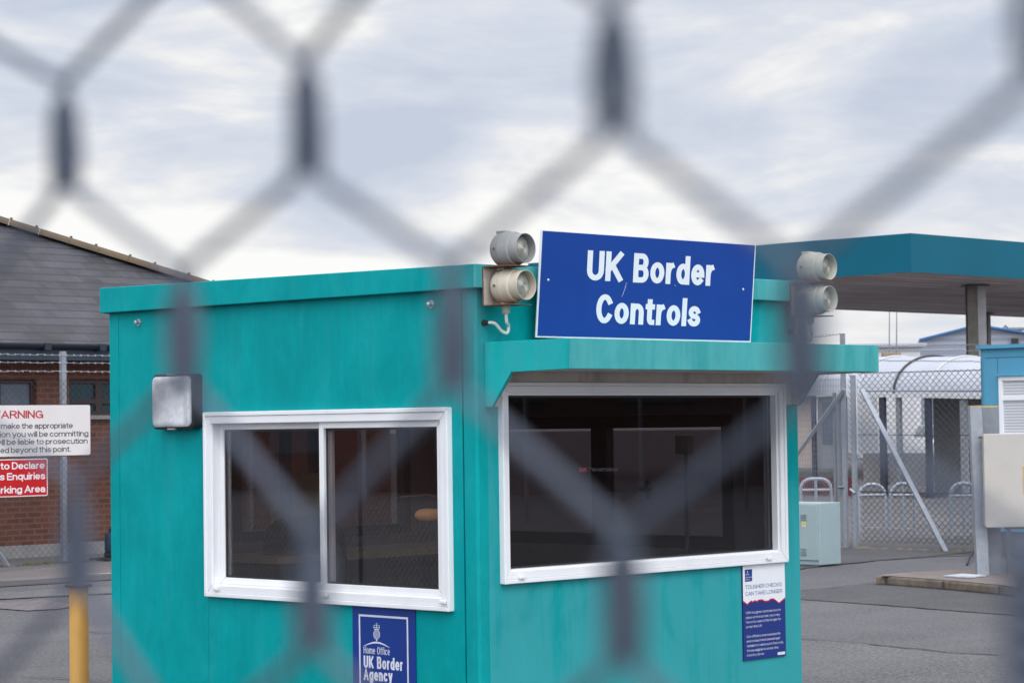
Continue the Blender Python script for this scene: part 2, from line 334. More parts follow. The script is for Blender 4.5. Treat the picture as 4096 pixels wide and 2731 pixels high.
M['farwhite'] = plain('far_white_wall', (0.58, 0.58, 0.60), 0.7, var=0.06, sc=0.4)
M['pinkwall'] = plain('beige_panel', lin(176, 160, 152), 0.7, var=0.05)
M['greypanel'] = plain('grey_white_panel', lin(128, 132, 138), 0.6, var=0.05)
M['backpanel'] = plain('grey_back_panel', lin(128, 130, 136), 0.7)
M['navypost'] = plain('navy_post', lin(44, 50, 66), 0.5)
M['bluepost'] = plain('blue_post', lin(50, 58, 78), 0.5)
M['bluetrim'] = plain('blue_roof_trim', lin(44, 104, 160), 0.6)
M['darkred'] = plain('dark_red_wall', lin(96, 42, 46), 0.7)
M['tan'] = plain('tan_lamp_shade', lin(232, 178, 112), 0.5)
M['beige'] = plain('beige_board', lin(190, 172, 136), 0.7)
M['chairblack'] = plain('dark_chair_fabric', (0.014, 0.015, 0.02), 0.9)
M['farblock'] = plain('chimney_stone', lin(150, 134, 112), 0.9, 0, 0.2, 6)
M['linepaint'] = plain('worn_white_line', (0.55, 0.55, 0.55), 0.8, 0, 0.25, 6)
M['carwhite'] = plain('white_car_paint', (0.72, 0.73, 0.76), 0.25)
M['carglass'] = plain('car_glass', (0.10, 0.12, 0.14), 0.1)
M['tyre'] = plain('tyre', (0.02, 0.02, 0.02), 0.8)
M['orange'] = plain('orange_marker', lin(220, 70, 40), 0.5)
M['terracotta'] = plain('far_red_object', lin(170, 70, 70), 0.7)
M['screw'] = plain('bright_screw', (0.50, 0.52, 0.55), 0.35, 0.7)
def glass(name, tint, f0):
    m = bpy.data.materials.new(name); m.use_nodes = True; t = m.node_tree; t.nodes.clear()
    g = N(t, 'ShaderNodeNewGeometry'); d = t.nodes.new('ShaderNodeVectorMath'); d.operation = 'DOT_PRODUCT'
    t.links.new(g.outputs['Incoming'], d.inputs[0]); t.links.new(g.outputs['Normal'], d.inputs[1])
    c = mathn(t, 'ABSOLUTE', d.outputs['Value']); fr = mathn(t, 'ADD', f0, mathn(t, 'MULTIPLY', 1 - f0, mathn(t, 'POWER', mathn(t, 'SUBTRACT', 1.0, c, clamp=True), 5.0)), clamp=True)
    tr = N(t, 'ShaderNodeBsdfTransparent', Color=(tint[0], tint[1], tint[2], 1))
    gl = N(t, 'ShaderNodeBsdfGlossy', Color=(0.95, 0.95, 0.95, 1), Roughness=0.0)
    ms = N(t, 'ShaderNodeMixShader'); o = N(t, 'ShaderNodeOutputMaterial')
    t.links.new(fr, ms.inputs[0]); t.links.new(tr.outputs[0], ms.inputs[1]); t.links.new(gl.outputs[0], ms.inputs[2]); t.links.new(ms.outputs[0], o.inputs[0])
    return m
M['glass'] = glass('window_glass', (0.80, 0.77, 0.77), 0.10)
M['glassdark'] = glass('dark_window_glass', (0.60, 0.60, 0.63), 0.045)
M['glassfar'] = glass('far_window_glass', (0.48, 0.45, 0.45), 0.02)
def lens_mat():
    m, t, b = mat('ribbed_lens'); b.inputs['Base Color'].default_value = (0.30, 0.30, 0.26, 1); b.inputs['Roughness'].default_value = 0.12
    b.inputs['Coat Weight'].default_value = 0.6; return m
M['lens'] = lens_mat()
def diffuser_mat():
    m, t, b = mat('ribbed_diffuser')
    n = noise(t, pos(t, (9, 9, 9)), 5, 0.6)
    c = ramp(t, n, [(0.3, lin(160, 162, 168)), (0.7, lin(220, 222, 228))])
    w = t.nodes.new('ShaderNodeTexWave'); w.bands_direction = 'Z'; w.inputs['Scale'].default_value = 75; t.links.new(pos(t), w.inputs['Vector'])
    t.links.new(c, b.inputs['Base Color']); b.inputs['Roughness'].default_value = 0.25; b.inputs['Coat Weight'].default_value = 0.4
    bump(t, b, w.outputs[1], 0.15, 0.003); return m
M['diffuser'] = diffuser_mat()
def asphalt(name, col, speck=0.5, sc=1.0):
    m, t, b = mat(name)
    big = noise(t, pos(t, (0.22 * sc, 0.5 * sc, 0.25), (2, 5, 0)), 6, 0.65, 0.4)
    mid = noise(t, pos(t, (1.6, 1.6, 1.6)), 6, 0.7)
    fine = noise(t, pos(t, (34, 34, 34)), 4, 0.8)
    v = t.nodes.new('ShaderNodeTexVoronoi'); v.inputs['Scale'].default_value = 48; t.links.new(pos(t), v.inputs['Vector'])
    c = mix(t, ramp(t, big, [(0.36, 0.0), (0.62, 1.0)]), tuple(x * 0.74 for x in col), tuple(x * 1.18 for x in col))
    c = mix(t, ramp(t, mid, [(0.45, 0.0), (0.70, 0.6)]), c, (col[0] * 0.74, col[1] * 0.70, col[2] * 0.71))
    c = mix(t, ramp(t, fine, [(0.50, 0.0), (0.64, speck)]), c, tuple(min(1, x * 2.3) for x in col))
    c = mix(t, ramp(t, fine, [(0.36, speck), (0.47, 0.0)]), c, tuple(x * 0.35 for x in col))
    c = mix(t, ramp(t, v.outputs['Color'], [(0.10, speck), (0.3, 0.0)]), c, tuple(x * 1.7 for x in col))
    t.links.new(c, b.inputs['Base Color']); b.inputs['Roughness'].default_value = 0.85
    bump(t, b, fine, 0.6, 0.012); return m
M['asphalt'] = asphalt('worn_asphalt', (0.100, 0.096, 0.103), 0.62)
M['asphalt_dark'] = asphalt('dark_asphalt', (0.072, 0.070, 0.075), 0.45)
M['asphalt_light'] = asphalt('pale_asphalt', (0.112, 0.108, 0.114), 0.7)
M['asphalt_red'] = asphalt('reddish_asphalt', (0.135, 0.118, 0.116), 0.4)
M['seam'] = plain('asphalt_joint', (0.042, 0.04, 0.039), 0.9, 0, 0.4, 5)
def brickwork(name, c1, c2, mortar, vecfn, bw, bh, ms=0.012, rough=0.85):
    m, t, b = mat(name)
    g = t.nodes.new('ShaderNodeNewGeometry'); s = t.nodes.new('ShaderNodeSeparateXYZ'); t.links.new(g.outputs['Position'], s.inputs[0])
    cmb = t.nodes.new('ShaderNodeCombineXYZ'); a, bb = vecfn(t, s)
    t.links.new(a, cmb.inputs[0]); t.links.new(bb, cmb.inputs[1])
    k = t.nodes.new('ShaderNodeTexBrick'); k.inputs['Scale'].default_value = 1; k.inputs['Brick Width'].default_value = bw; k.inputs['Row Height'].default_value = bh
    k.inputs['Mortar Size'].default_value = ms; k.inputs['Mortar Smooth'].default_value = 0.2; k.inputs['Bias'].default_value = 0
    k.inputs['Color1'].default_value = (*c1, 1); k.inputs['Color2'].default_value = (*c2, 1); k.inputs['Mortar'].default_value = (*mortar, 1)
    t.links.new(cmb.outputs[0], k.inputs['Vector'])
    n = noise(t, pos(t, (1.3, 1.3, 1.3)), 6, 0.65)
    c = mix(t, ramp(t, n, [(0.35, 0.0), (0.7, 0.55)]), k.outputs['Color'], tuple(x * 0.62 for x in c1))
    n2 = noise(t, pos(t, (25, 25, 25)), 3, 0.6)
    c = mix(t, ramp(t, n2, [(0.4, 0.0), (0.75, 0.35)]), c, tuple(x * 1.5 for x in c2))
    t.links.new(c, b.inputs['Base Color']); b.inputs['Roughness'].default_value = rough
    bump(t, b, k.outputs['Fac'], -0.4, 0.01); return m
M['brick'] = brickwork('red_brick', lin(76, 42, 33), lin(98, 56, 42), lin(106, 78, 64), lambda t, s: (s.outputs[0], s.outputs[2]), 0.225, 0.075)
PITCH = math.radians(30)
M['slate'] = brickwork('slate', lin(62, 62, 70), lin(82, 82, 90), lin(30, 26, 26), lambda t, s: (s.outputs[0], mathn(t, 'MULTIPLY', s.outputs[1], 1 / math.cos(PITCH))), 0.30, 0.165, 0.010, 0.42)
def slates():
    m, t, b = mat('slate')
    g = t.nodes.new('ShaderNodeNewGeometry'); sp3 = t.nodes.new('ShaderNodeSeparateXYZ'); t.links.new(g.outputs['Position'], sp3.inputs[0])
    row = mathn(t, 'MULTIPLY', sp3.outputs[1], 1 / (math.cos(PITCH) * 0.225)); fr = mathn(t, 'FRACT', row); fl = mathn(t, 'FLOOR', row)
    col = mathn(t, 'ADD', mathn(t, 'MULTIPLY', sp3.outputs[0], 1 / 0.33), mathn(t, 'MULTIPLY', fl, 0.5)); cf = mathn(t, 'FRACT', col); ci = mathn(t, 'FLOOR', col)
    wn = t.nodes.new('ShaderNodeTexWhiteNoise'); wn.noise_dimensions = '2D'; cb = t.nodes.new('ShaderNodeCombineXYZ'); t.links.new(ci, cb.inputs[0]); t.links.new(fl, cb.inputs[1]); t.links.new(cb.outputs[0], wn.inputs['Vector'])
    c = ramp(t, wn.outputs['Value'], [(0.0, lin(44, 44, 49)), (1.0, lin(66, 66, 73))])
    c = mix(t, ramp(t, noise(t, pos(t, (1.6, 1.6, 1.6)), 5, 0.6, 0.5), [(0.42, 0.0), (0.68, 0.6)]), c, lin(82, 82, 89))
    c = mix(t, ramp(t, noise(t, pos(t, (4, 4, 4), (3, 1, 2)), 5, 0.7), [(0.55, 0.0), (0.72, 0.7)]), c, lin(58, 50, 46))
    c = mix(t, ramp(t, fr, [(0.0, 1.0), (0.10, 0.75), (0.16, 0.0)]), c, lin(34, 28, 26))  # dark band painted at each course in place of butt-edge shading
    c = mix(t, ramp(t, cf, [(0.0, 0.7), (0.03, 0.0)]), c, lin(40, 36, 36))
    c = mix(t, ramp(t, noise(t, pos(t, (3.2, 3.2, 3.2), (9, 9, 9)), 6, 0.75), [(0.70, 0.0), (0.74, 0.8)]), c, lin(150, 112, 40))
    t.links.new(c, b.inputs['Base Color']); b.inputs['Roughness'].default_value = 0.5; b.inputs['Specular IOR Level'].default_value = 0.3
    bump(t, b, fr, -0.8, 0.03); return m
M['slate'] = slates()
M['stonebrick'] = brickwork('chimney_block', lin(150, 134, 112), lin(165, 148, 126), lin(110, 100, 90), lambda t, s: (s.outputs[0], s.outputs[2]), 0.4, 0.2)
def ribbed(name, col, scale, axis='Z', depth=0.3):
    m, t, b = mat(name); w = t.nodes.new('ShaderNodeTexWave'); w.bands_direction = axis; w.inputs['Scale'].default_value = scale; w.inputs['Distortion'].default_value = 0
    t.links.new(pos(t), w.inputs['Vector'])
    c = mix(t, w.outputs[1], tuple(x * (1 - depth) for x in col), col); t.links.new(c, b.inputs['Base Color']); b.inputs['Roughness'].default_value = 0.5; return m
M['cladding'] = ribbed('grey_cladding', lin(150, 156, 170), 0.9)
M['blind'] = ribbed('white_blind', (0.66, 0.68, 0.72), 9.0, 'Z', 0.45)
def soffit():
    m, t, b = mat('canopy_soffit')
    n = noise(t, pos(t, (0.12, 1.3, 1)), 6, 0.65, 0.3); n2 = noise(t, pos(t, (0.4, 0.4, 1), (3, 1, 0)), 5, 0.6)
    w = t.nodes.new('ShaderNodeTexWave'); w.bands_direction = 'Y'; w.inputs['Scale'].default_value = 0.42; t.links.new(pos(t), w.inputs['Vector'])
    c = mix(t, ramp(t, n, [(0.35, 0.0), (0.65, 1.0)]), lin(208, 190, 182), lin(244, 236, 232))
    c = mix(t, ramp(t, n2, [(0.5, 0.0), (0.7, 0.5)]), c, lin(178, 145, 132))
    c = mix(t, ramp(t, w.outputs[1], [(0.0, 0.35), (0.12, 0.0)]), c, lin(60, 52, 50))
    t.links.new(c, b.inputs['Base Color']); b.inputs['Roughness'].default_value = 0.7; return m
M['soffit'] = soffit()
def foliage():
    m, t, b = mat('hedge_leaves'); n = noise(t, pos(t, (1.1, 1.1, 1.1)), 4, 0.6)
    t.links.new(ramp(t, n, [(0.3, (0.028, 0.034, 0.022)), (0.7, (0.075, 0.07, 0.045))]), b.inputs['Base Color']); b.inputs['Roughness'].default_value = 0.8; return m
M['leaf'] = foliage()
def paving():
    return brickwork('block_paving', lin(104, 98, 102), lin(118, 110, 114), lin(66, 62, 62), lambda t, s: (s.outputs[0], s.outputs[1]), 0.2, 0.1, 0.008)
M['paving'] = paving()
# ------------------------------------------------------------------ ground
g = MB(); g.sheet([(-500, -500, 0), (500, -500, 0), (500, 500, 0), (-500, 500, 0)])
kind(g.build('ground', M['asphalt']), 'structure', 'worn grey asphalt yard around the teal booth')
def gpatch(name, pts, m, lift, label):
    o = MB().sheet([on(2, x, y, 0.0) + Vector((0, 0, lift)) for x, y in pts][::-1]).build(name, m); return kind(o, 'structure', label)
def seam(pts, w, lift, label, m='seam', name='ground_joint'):
    P = [on(2, x, y, 0.0) for x, y in pts]; Q = []
    for i in range(len(P) - 1):
        n = max(2, int((P[i + 1] - P[i]).length / 0.15))
        for k in range(n): Q.append(P[i].lerp(P[i + 1], k / n))
    Q.append(P[-1]); mb = MB(); vs = []
    for i, q in enumerate(Q):
        d = (Q[min(i + 1, len(Q) - 1)] - Q[max(0, i - 1)]); d.z = 0; d.normalize(); n = Vector((-d.y, d.x, 0))
        ww = w * random.uniform(0.2, 0.8); j = n * random.uniform(-0.02, 0.02)
        vs += [q + j + n * ww / 2 + Vector((0, 0, lift)), q + j - n * ww / 2 + Vector((0, 0, lift))]
    mb.add(vs, [(2 * i, 2 * i + 1, 2 * i + 3, 2 * i + 2)[::-1] for i in range(len(Q) - 1)])
    return kind(mb.build(name, M[m]), 'structure', label)
gpatch('road', [(3150, 2290), (3230, 2272), (3500, 2243), (3780, 2225), (4300, 2215), (4300, 2120), (3150, 2180)], M['asphalt_dark'], 0.004, 'darker asphalt along the foot of the gate')
gpatch('road', [(3150, 2370), (3520, 2332), (4000, 2370), (4400, 2395), (4400, 2485), (4090, 2464), (3600, 2426), (3150, 2393)], M['asphalt_dark'], 0.004, 'dark asphalt strip in front of the kerbed island')
gpatch('road', [(3150, 2555), (3500, 2580), (3800, 2612), (4400, 2640), (4400, 3300), (2600, 3300), (3150, 2700)], M['asphalt_light'], 0.004, 'pale coarse asphalt right of the booth')
seam([(3150, 2284), (3230, 2272), (3500, 2243), (3780, 2220), (3905, 2206)], 0.10, 0.009, 'dark curved joint line in front of the gate')
seam([(3150, 2366), (3330, 2352), (3510, 2332)], 0.05, 0.009, 'joint line leading to the kerbed island')
seam([(3150, 2393), (3600, 2426), (4090, 2464), (4400, 2485)], 0.05, 0.009, 'long thin joint across the asphalt right of the booth')
seam([(3150, 2550), (3500, 2580), (3800, 2612), (4400, 2640)], 0.07, 0.009, 'rough joint across the pale asphalt right of the booth')
gpatch('road', [(-300, 2350), (-300, 2290), (0, 2290), (265, 2262), (600, 2235), (600, 2300), (200, 2325)], M['asphalt_red'], 0.004, 'reddish asphalt along the left fence')
gpatch('road', [(-300, 2376), (0, 2348), (600, 2310), (600, 2290), (0, 2328), (-300, 2350)], M['asphalt_dark'], 0.008, 'dark repaired strip left of the booth')
gpatch('road', [(-300, 2395), (0, 2368), (600, 2338), (600, 2368), (0, 2398), (-300, 2425)], M['asphalt_light'], 0.008, 'pale asphalt band left of the booth')
for p, w, lb in (([(-300, 2352), (0, 2330), (600, 2292)], 0.06, 'upper joint line left of the booth'), ([(-300, 2392), (0, 2367), (600, 2335)], 0.06, 'second joint line left of the booth'), ([(-300, 2425), (0, 2398), (600, 2366)], 0.06, 'third joint line left of the booth'), ([(350, 2528), (440, 2532), (600, 2545)], 0.05, 'short joint line beside the yellow bollard')):
    seam(p, w, 0.013, lb)
seam([(340, 2300), (600, 2291)], 0.07, 0.017, 'worn white line left of the booth', 'linepaint', 'road_line')
seam([(-60, 2704), (60, 2705), (230, 2716), (420, 2728)], 0.03, 0.013, 'mossy crack in the asphalt at lower left', 'moss')
gpatch('pavement', [(-300, 2440), (0, 2412), (120, 2404), (200, 2402), (300, 2425), (230, 2438), (110, 2444), (0, 2436), (-300, 2465)], M['paving'], 0.009, 'strip of block paving left of the yellow bollard')
seam([(-300, 2430), (0, 2410), (110, 2402), (160, 2396)], 0.05, 0.017, 'mossy edge of the block paving', 'moss')
for a, b, c_ in (((3420, 1968), (3600, 1972), 0.16), ((3490, 1997), (3760, 2001), 0.16), ((3470, 2108), (3660, 2114), 0.14), ((3240, 1975), (3420, 1968), 0.16), ((3860, 1982), (3900, 1984), 0.14), ((3600, 2013), (3705, 2018), 0.12)):
    seam([a, b], c_, 0.006, 'worn white marking on the road beyond the gate', 'linepaint', 'road_line')
for a, b, c_ in (((2360, 1824), (2565, 1824), 0.3), ((2365, 1985), (2580, 1989), 0.16), ((2690, 1971), (3015, 1990), 0.16), ((2812, 2047), (2935, 2041), 0.14)):
    seam([a, b], c_, 0.006, 'white road marking seen through the booth windows', 'linepaint', 'road_line')
# ------------------------------------------------------------------ booth
T = 0.06
BX, BY = 2.462, 2.907
booth = thing('border_booth', (0, 0, 0), 'teal painted border kiosk with white framed windows, flat roof and window hood', 'booth')
def wall(mb, o, u, L, z0, z1, holes, inward):
    """boxes around rectangular holes (a0,a1,b0,b1) in a wall that runs from o along u"""
    o, u, inward = Vector(o), Vector(u), Vector(inward)
    xs = sorted({0.0, L} | {h[0] for h in holes} | {h[1] for h in holes})
    for i in range(len(xs) - 1):
        a, b = xs[i], xs[i + 1]; seg = [(z0, z1)]
        for h in holes:
            if h[0] <= a + 1e-6 and h[1] >= b - 1e-6: seg = [(z0, h[2]), (h[3], z1)]
        for s0, s1 in seg: mb.obox(o + u * a + Vector((0, 0, s0)), u * (b - a), inward * T, (0, 0, s1 - s0))
YG = on(0, 1851, 1600, 0.0).y           # joint between wall panel and corner post
ZR = 2.31
# left wall (x = 0), window opening
LW = dict(y0=0.168, y1=2.043, z0=0.771, z1=1.746)
mb = MB(); o0 = YG + 0.006
wall(mb, (0, o0, 0.12), (0, 1, 0), BY - o0, 0.0, ZR - 0.12, [(LW['y0'] + 0.03 - o0, LW['y1'] - 0.03 - o0, LW['z0'] + 0.03 - 0.12, LW['z1'] - 0.03 - 0.12)], (1, 0, 0))
mb.build('wall', M['teal'], booth)
# right wall (y = 0)
RW = dict(x0=0.143, x1=2.323, z0=0.898, z1=1.861)
mb = MB(); wall(mb, (0.07, 0, 0.12), (1, 0, 0), BX - 0.07, 0.0, ZR - 0.12, [(RW['x0'] + 0.03 - 0.07, RW['x1'] - 0.03 - 0.07, RW['z0'] + 0.03 - 0.12, RW['z1'] - 0.03 - 0.12)], (0, 1, 0))
mb.build('wall', M['teal_front'], booth)
# corner post
mb = MB(); c = 0.012
mb.prism([(0.0, YG - 0.005, 0.1), (0.0, c, 0.1), (c, 0.0, 0.1), (0.07 - 0.0005, 0.0, 0.1), (0.07 - 0.0005, YG - 0.005, 0.1)], (0, 0, ZR - 0.1))
mb.build('corner_post', M['teal'], booth)
MB().box((0.02, YG - 0.0045, 0.12), (0.05, YG + 0.0055, ZR)).build('dark_gap_backing', M['black'], booth)  # black backing added so the deep gap reads as shade
# edge trim and panel joints on the left wall
ye = on(0, 480, 2000, 0.0).y
MB().box((-0.003, ye, 0.12), (0.0, BY + 0.002, ZR)).build('edge_trim', M['teal'], booth)
yj = on(0, 834, 2500, 0.0).y
MB().box((-0.0006, yj - 0.0012, 0.12), (-0.0001, yj + 0.0012, LW['z0'] - 0.002)).build('panel_joint', M['teal_joint'], booth)
# far walls with their own windows
FWY = (0.75, 2.55); FWZ = (0.98, 1.68)
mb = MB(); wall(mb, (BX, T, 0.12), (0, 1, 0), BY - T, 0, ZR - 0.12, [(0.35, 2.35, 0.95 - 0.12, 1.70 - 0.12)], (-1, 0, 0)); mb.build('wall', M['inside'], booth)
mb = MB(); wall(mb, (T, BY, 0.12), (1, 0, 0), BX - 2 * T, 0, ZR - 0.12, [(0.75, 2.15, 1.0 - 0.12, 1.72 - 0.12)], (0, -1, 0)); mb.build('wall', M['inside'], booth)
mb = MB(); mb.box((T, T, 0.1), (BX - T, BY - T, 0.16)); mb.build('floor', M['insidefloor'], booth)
MB().box((0.04, 0.04, 0.0), (BX - 0.04, BY - 0.04, 0.0995)).build('base', M['columnsteel'], booth)
# dark lining on the inner faces of the two front walls
# far window frames
def ring(mb, o, u, v, L, Hh, w, n, d):
    """rectangular frame L x Hh with members w wide, depth d along n, butt jointed"""
    o, u, v, n = Vector(o), Vector(u), Vector(v), Vector(n)
    mb.obox(o, u * L, v * w, n * d); mb.obox(o + v * (Hh - w), u * L, v * w, n * d)
    mb.obox(o + v * w, u * w, v * (Hh - 2 * w), n * d); mb.obox(o + v * w + u * (L - w), u * w, v * (Hh - 2 * w), n * d)
mb = MB(); ring(mb, (BX - 0.075, 0.35 + T, 0.95), (0, 1, 0), (0, 0, 1), 2.0, 0.75, 0.07, (1, 0, 0), 0.06)
mb.box((BX - 0.085, 1.34, 1.0), (BX - 0.02, 1.46, 1.66)); wf = mb.build('window', M['darkframe'], booth)
MB().box((BX - 0.045, 0.42 + T, 1.02), (BX - 0.040, 2.28 + T, 1.63)).build('pane', M['glassfar'], wf)
mb = MB(); ring(mb, (0.75 + T, BY - 0.075, 1.0), (1, 0, 0), (0, 0, 1), 1.4, 0.72, 0.06, (0, 1, 0), 0.06)
mb.box((1.42, BY - 0.085, 1.05), (1.50, BY - 0.02, 1.67)); wf = mb.build('window', M['darkframe'], booth)
MB().box((0.81 + T, BY - 0.045, 1.06), (2.09 + T, BY - 0.04, 1.66)).build('pane', M['glassfar'], wf)
# roof and fascia
mb = MB()
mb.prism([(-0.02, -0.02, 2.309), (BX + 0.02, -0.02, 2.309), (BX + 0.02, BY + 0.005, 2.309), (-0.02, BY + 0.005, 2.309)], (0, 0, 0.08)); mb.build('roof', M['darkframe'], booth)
fo = 0.05
mb = MB()
mb.add([(-fo, -0.035, 2.305), (-fo, 2.936, 2.311), (-fo, 2.936, 2.451), (-fo, -0.035, 2.418), (-0.0205, -0.035, 2.305), (-0.0205, 2.936, 2.311), (-0.0205, 2.936, 2.451), (-0.0205, -0.035, 2.418)],
       [(0, 3, 2, 1), (4, 5, 6, 7), (3, 7, 6, 2), (0, 1, 5, 4), (0, 4, 7, 3), (1, 2, 6, 5)])
mb.build('fascia', M['teal'], booth, bevel=0.004)
mb = MB(); mb.box((-fo + 0.0, -fo, 2.306), (BX + 0.035, -0.0355, 2.4185)); mb.build('fascia', M['teal_hood'], booth, bevel=0.004)
mb = MB(); mb.box((BX + 0.0205, -0.035, 2.306), (BX + 0.05, 2.936, 2.43)); mb.build('fascia', M['teal'], booth)
mb = MB(); mb.box((-0.02, BY + 0.006, 2.308), (BX + 0.02, 2.936, 2.44)); mb.build('fascia', M['teal'], booth)
# bolts
for x, y in ((557, 1289), (1728, 1217)):
    p = on(0, x, y, 0.0); mb = MB(); mb.lathe([(-0.002, 0.0), (0, 0.02), (0.006, 0.02), (0.006, 0.011), (0.028, 0.011), (0.031, 0.007), (0.031, 0)], p, (-1, 0, 0), 16); mb.build('bolt', M['screw'], booth, True)
# left window: frame with two sliding sashes
lw = MB(); n = Vector((-1, 0, 0))
def mitre(mb, ax, r0, r1, a, b, off0, off1):
    """frame of four mitred boards. r0/r1 outer min/max (2d), widths a (left,right,top,bottom), raised from off0 to off1, on axis ax"""
    l, r, t, bt = a
    O = [(r0[0], r0[1]), (r1[0], r0[1]), (r1[0], r1[1]), (r0[0], r1[1])]; I = [(r0[0] + l, r0[1] + bt), (r1[0] - r, r0[1] + bt), (r1[0] - r, r1[1] - t), (r0[0] + l, r1[1] - t)]
    P = (lambda q, o: Vector((o, q[0], q[1]))) if ax == 0 else (lambda q, o: Vector((q[0], o, q[1])))
    for i in range(4):
        j = (i + 1) % 4; f = lambda q, s: q
        # tiny gap along the mitre so the joint reads
        e = 0.0012
        def sh(p, q): 
            d = Vector((q[0] - p[0], q[1] - p[1])).normalized(); return (p[0] + d.x * e, p[1] + d.y * e)
        o1, o2 = sh(O[i], O[j]), sh(O[j], O[i]); i1, i2 = sh(I[i], I[j]), sh(I[j], I[i])
        mb.prism([P(o1, off0), P(o2, off0), P(i2, off0), P(i1, off0)], P((0, 0), off1) - P((0, 0), off0))
mitre(lw, 0, (LW['y0'], LW['z0']), (LW['y1'], LW['z1']), (0.020, 0.020, 0.022, 0.022), 0, 0.001, -0.034)
mitre(lw, 0, (LW['y0'] + 0.0205, LW['z0'] + 0.0225), (LW['y1'] - 0.0205, LW['z1'] - 0.0225), (0.0375, 0.0375, 0.0395, 0.0395), 0, 0.001, -0.028)
win = lw.build('window', M['white'], booth, bevel=0.003)
mb = MB(); mitre(mb, 0, (LW['y0'] + 0.034, LW['z0'] + 0.034), (LW['y1'] - 0.034, LW['z1'] - 0.034), (0.03, 0.03, 0.026, 0.032), 0, 0.055, -0.020); mb.build('frame', M['white'], win, bevel=0.002)
ym = on(0, 1297, 2000, -0.0).y
mb = MB(); mitre(mb, 0, (LW['y0'] + 0.064, LW['z0'] + 0.066), (ym + 0.028, LW['z1'] - 0.060), (0.036, 0.034, 0.034, 0.034), 0, 0.028, -0.008); mb.build('sash', M['white'], win, bevel=0.003)
mb = MB(); mitre(mb, 0, (ym - 0.026, LW['z0'] + 0.0665), (LW['y1'] - 0.0645, LW['z1'] - 0.0605), (0.036, 0.034, 0.034, 0.034), 0, 0.052, 0.0285); mb.build('sash', M['white'], win, bevel=0.003)
MB().box((0.012, LW['y0'] + 0.09, LW['z0'] + 0.09), (0.016, ym - 0.002, LW['z1'] - 0.085)).build('pane', M['glass'], win)
MB().box((0.040, ym + 0.005, LW['z0'] + 0.09), (0.044, LW['y1'] - 0.09, LW['z1'] - 0.085)).build('pane', M['glass'], win)
mb = MB(); ring(mb, (0.009, LW['y0'] + 0.0995, LW['z0'] + 0.0995), (0, 1, 0), (0, 0, 1), ym - 0.0075 - LW['y0'] - 0.0995, 0.782, 0.012, (1, 0, 0), 0.0025)
ring(mb, (0.037, ym + 0.0095, LW['z0'] + 0.1000), (0, 1, 0), (0, 0, 1), LW['y1'] - 0.0985 - ym - 0.0095, 0.782, 0.012, (1, 0, 0), 0.0025); mb.build('gasket', M['black'], win)
for x, y in ((866, 2353), (1301, 2380), (1774, 2406)):
    p = on(0, x, y, -0.035); mb = MB(); mb.box(p + Vector((-0.012, -0.02, -0.009)), p + Vector((0.0005, 0.02, 0.009))); mb.build('drain_cap', M['white'], win, bevel=0.004)
# right window: one large fixed pane under the hood
rw = MB(); mitre(rw, 1, (RW['x0'], RW['z0']), (RW['x1'], RW['z1']), (0.018, 0.018, 0.018, 0.020), 0, 0.001, -0.034)
mitre(rw, 1, (RW['x0'] + 0.0185, RW['z0'] + 0.0205), (RW['x1'] - 0.0185, RW['z1'] - 0.0185), (0.0275, 0.0335, 0.0315, 0.0375), 0, 0.001, -0.028); win2 = rw.build('window', M['white'], booth, bevel=0.003)
mb = MB(); mitre(mb, 1, (RW['x0'] + 0.034, RW['z0'] + 0.034), (RW['x1'] - 0.034, RW['z1'] - 0.034), (0.026, 0.03, 0.03, 0.034), 0, 0.055, -0.012); mb.build('frame', M['white'], win2, bevel=0.003)
MB().box((RW['x0'] + 0.04, 0.030, RW['z0'] + 0.045), (RW['x1'] - 0.04, 0.034, RW['z1'] - 0.045)).build('pane', M['glassdark'], win2)
mb = MB(); ring(mb, (RW['x0'] + 0.06, 0.0265, RW['z0'] + 0.068), (1, 0, 0), (0, 0, 1), RW['x1'] - RW['x0'] - 0.124, RW['z1'] - RW['z0'] - 0.132, 0.010, (0, 1, 0), 0.003); mb.build('gasket', M['black'], win2)
for x, y in ((2086, 2307), (3075, 2231)):
    p = on(1, x, y, -0.035); mb = MB(); mb.box(p + Vector((-0.02, -0.012, -0.009)), p + Vector((0.02, 0.0005, 0.009))); mb.build('drain_cap', M['white'], win2, bevel=0.004)
mb = MB(); put_text(mb, 'Pacemaker', on(1, 2352, 1884, 0.0295), on(1, 2474, 1884, 0.0295), 0.022, (0, -1, 0), 0.2, 0.0005); mb.build('lettering', M['darktext'], win2)
p = on(1, 2316, 1870, 0.0295); MB().box(p + Vector((0, -0.0012, -0.02)), p + Vector((0.055, -0.0004, 0.0))).build('sticker', M['dullred'], win2)
# hood over the right window
HX0, HX1, HY, HZ0, HZ1 = 0.056, 2.431, -0.572, 1.910, 2.051
mb = MB()
mb.box((HX0, HY, HZ0), (HX1, HY + 0.02, HZ1))                                   # front board
hood = mb.build('hood', M['teal_hood'], booth, bevel=0.0025)
for x in (HX0, HX1 - 0.02):
    mb = MB(); mb.prism([(x, -0.001, HZ1), (x, HY + 0.0202, HZ1), (x, HY + 0.0202, HZ0), (x, -0.178, HZ0 - 0.006), (x, -0.046, 1.742), (x, -0.001, 1.742)], (0.02, 0, 0)); mb.build('hood_side', M['teal_side'], hood, bevel=0.0025)
MB().box((HX0 + 0.0205, HY + 0.0205, HZ1 - 0.02), (HX1 - 0.0205, -0.001, HZ1 - 0.002)).build('top_board', M['teal_hood'], hood)
mb = MB(); mb.box((HX0 + 0.0205, HY + 0.0205, HZ0 + 0.003), (HX1 - 0.0205, -0.001, HZ0 + 0.018))
mb.box((HX0 + 0.0205, -0.012, RW['z1'] + 0.002), (HX1 - 0.0205, -0.001, HZ0 + 0.0025))
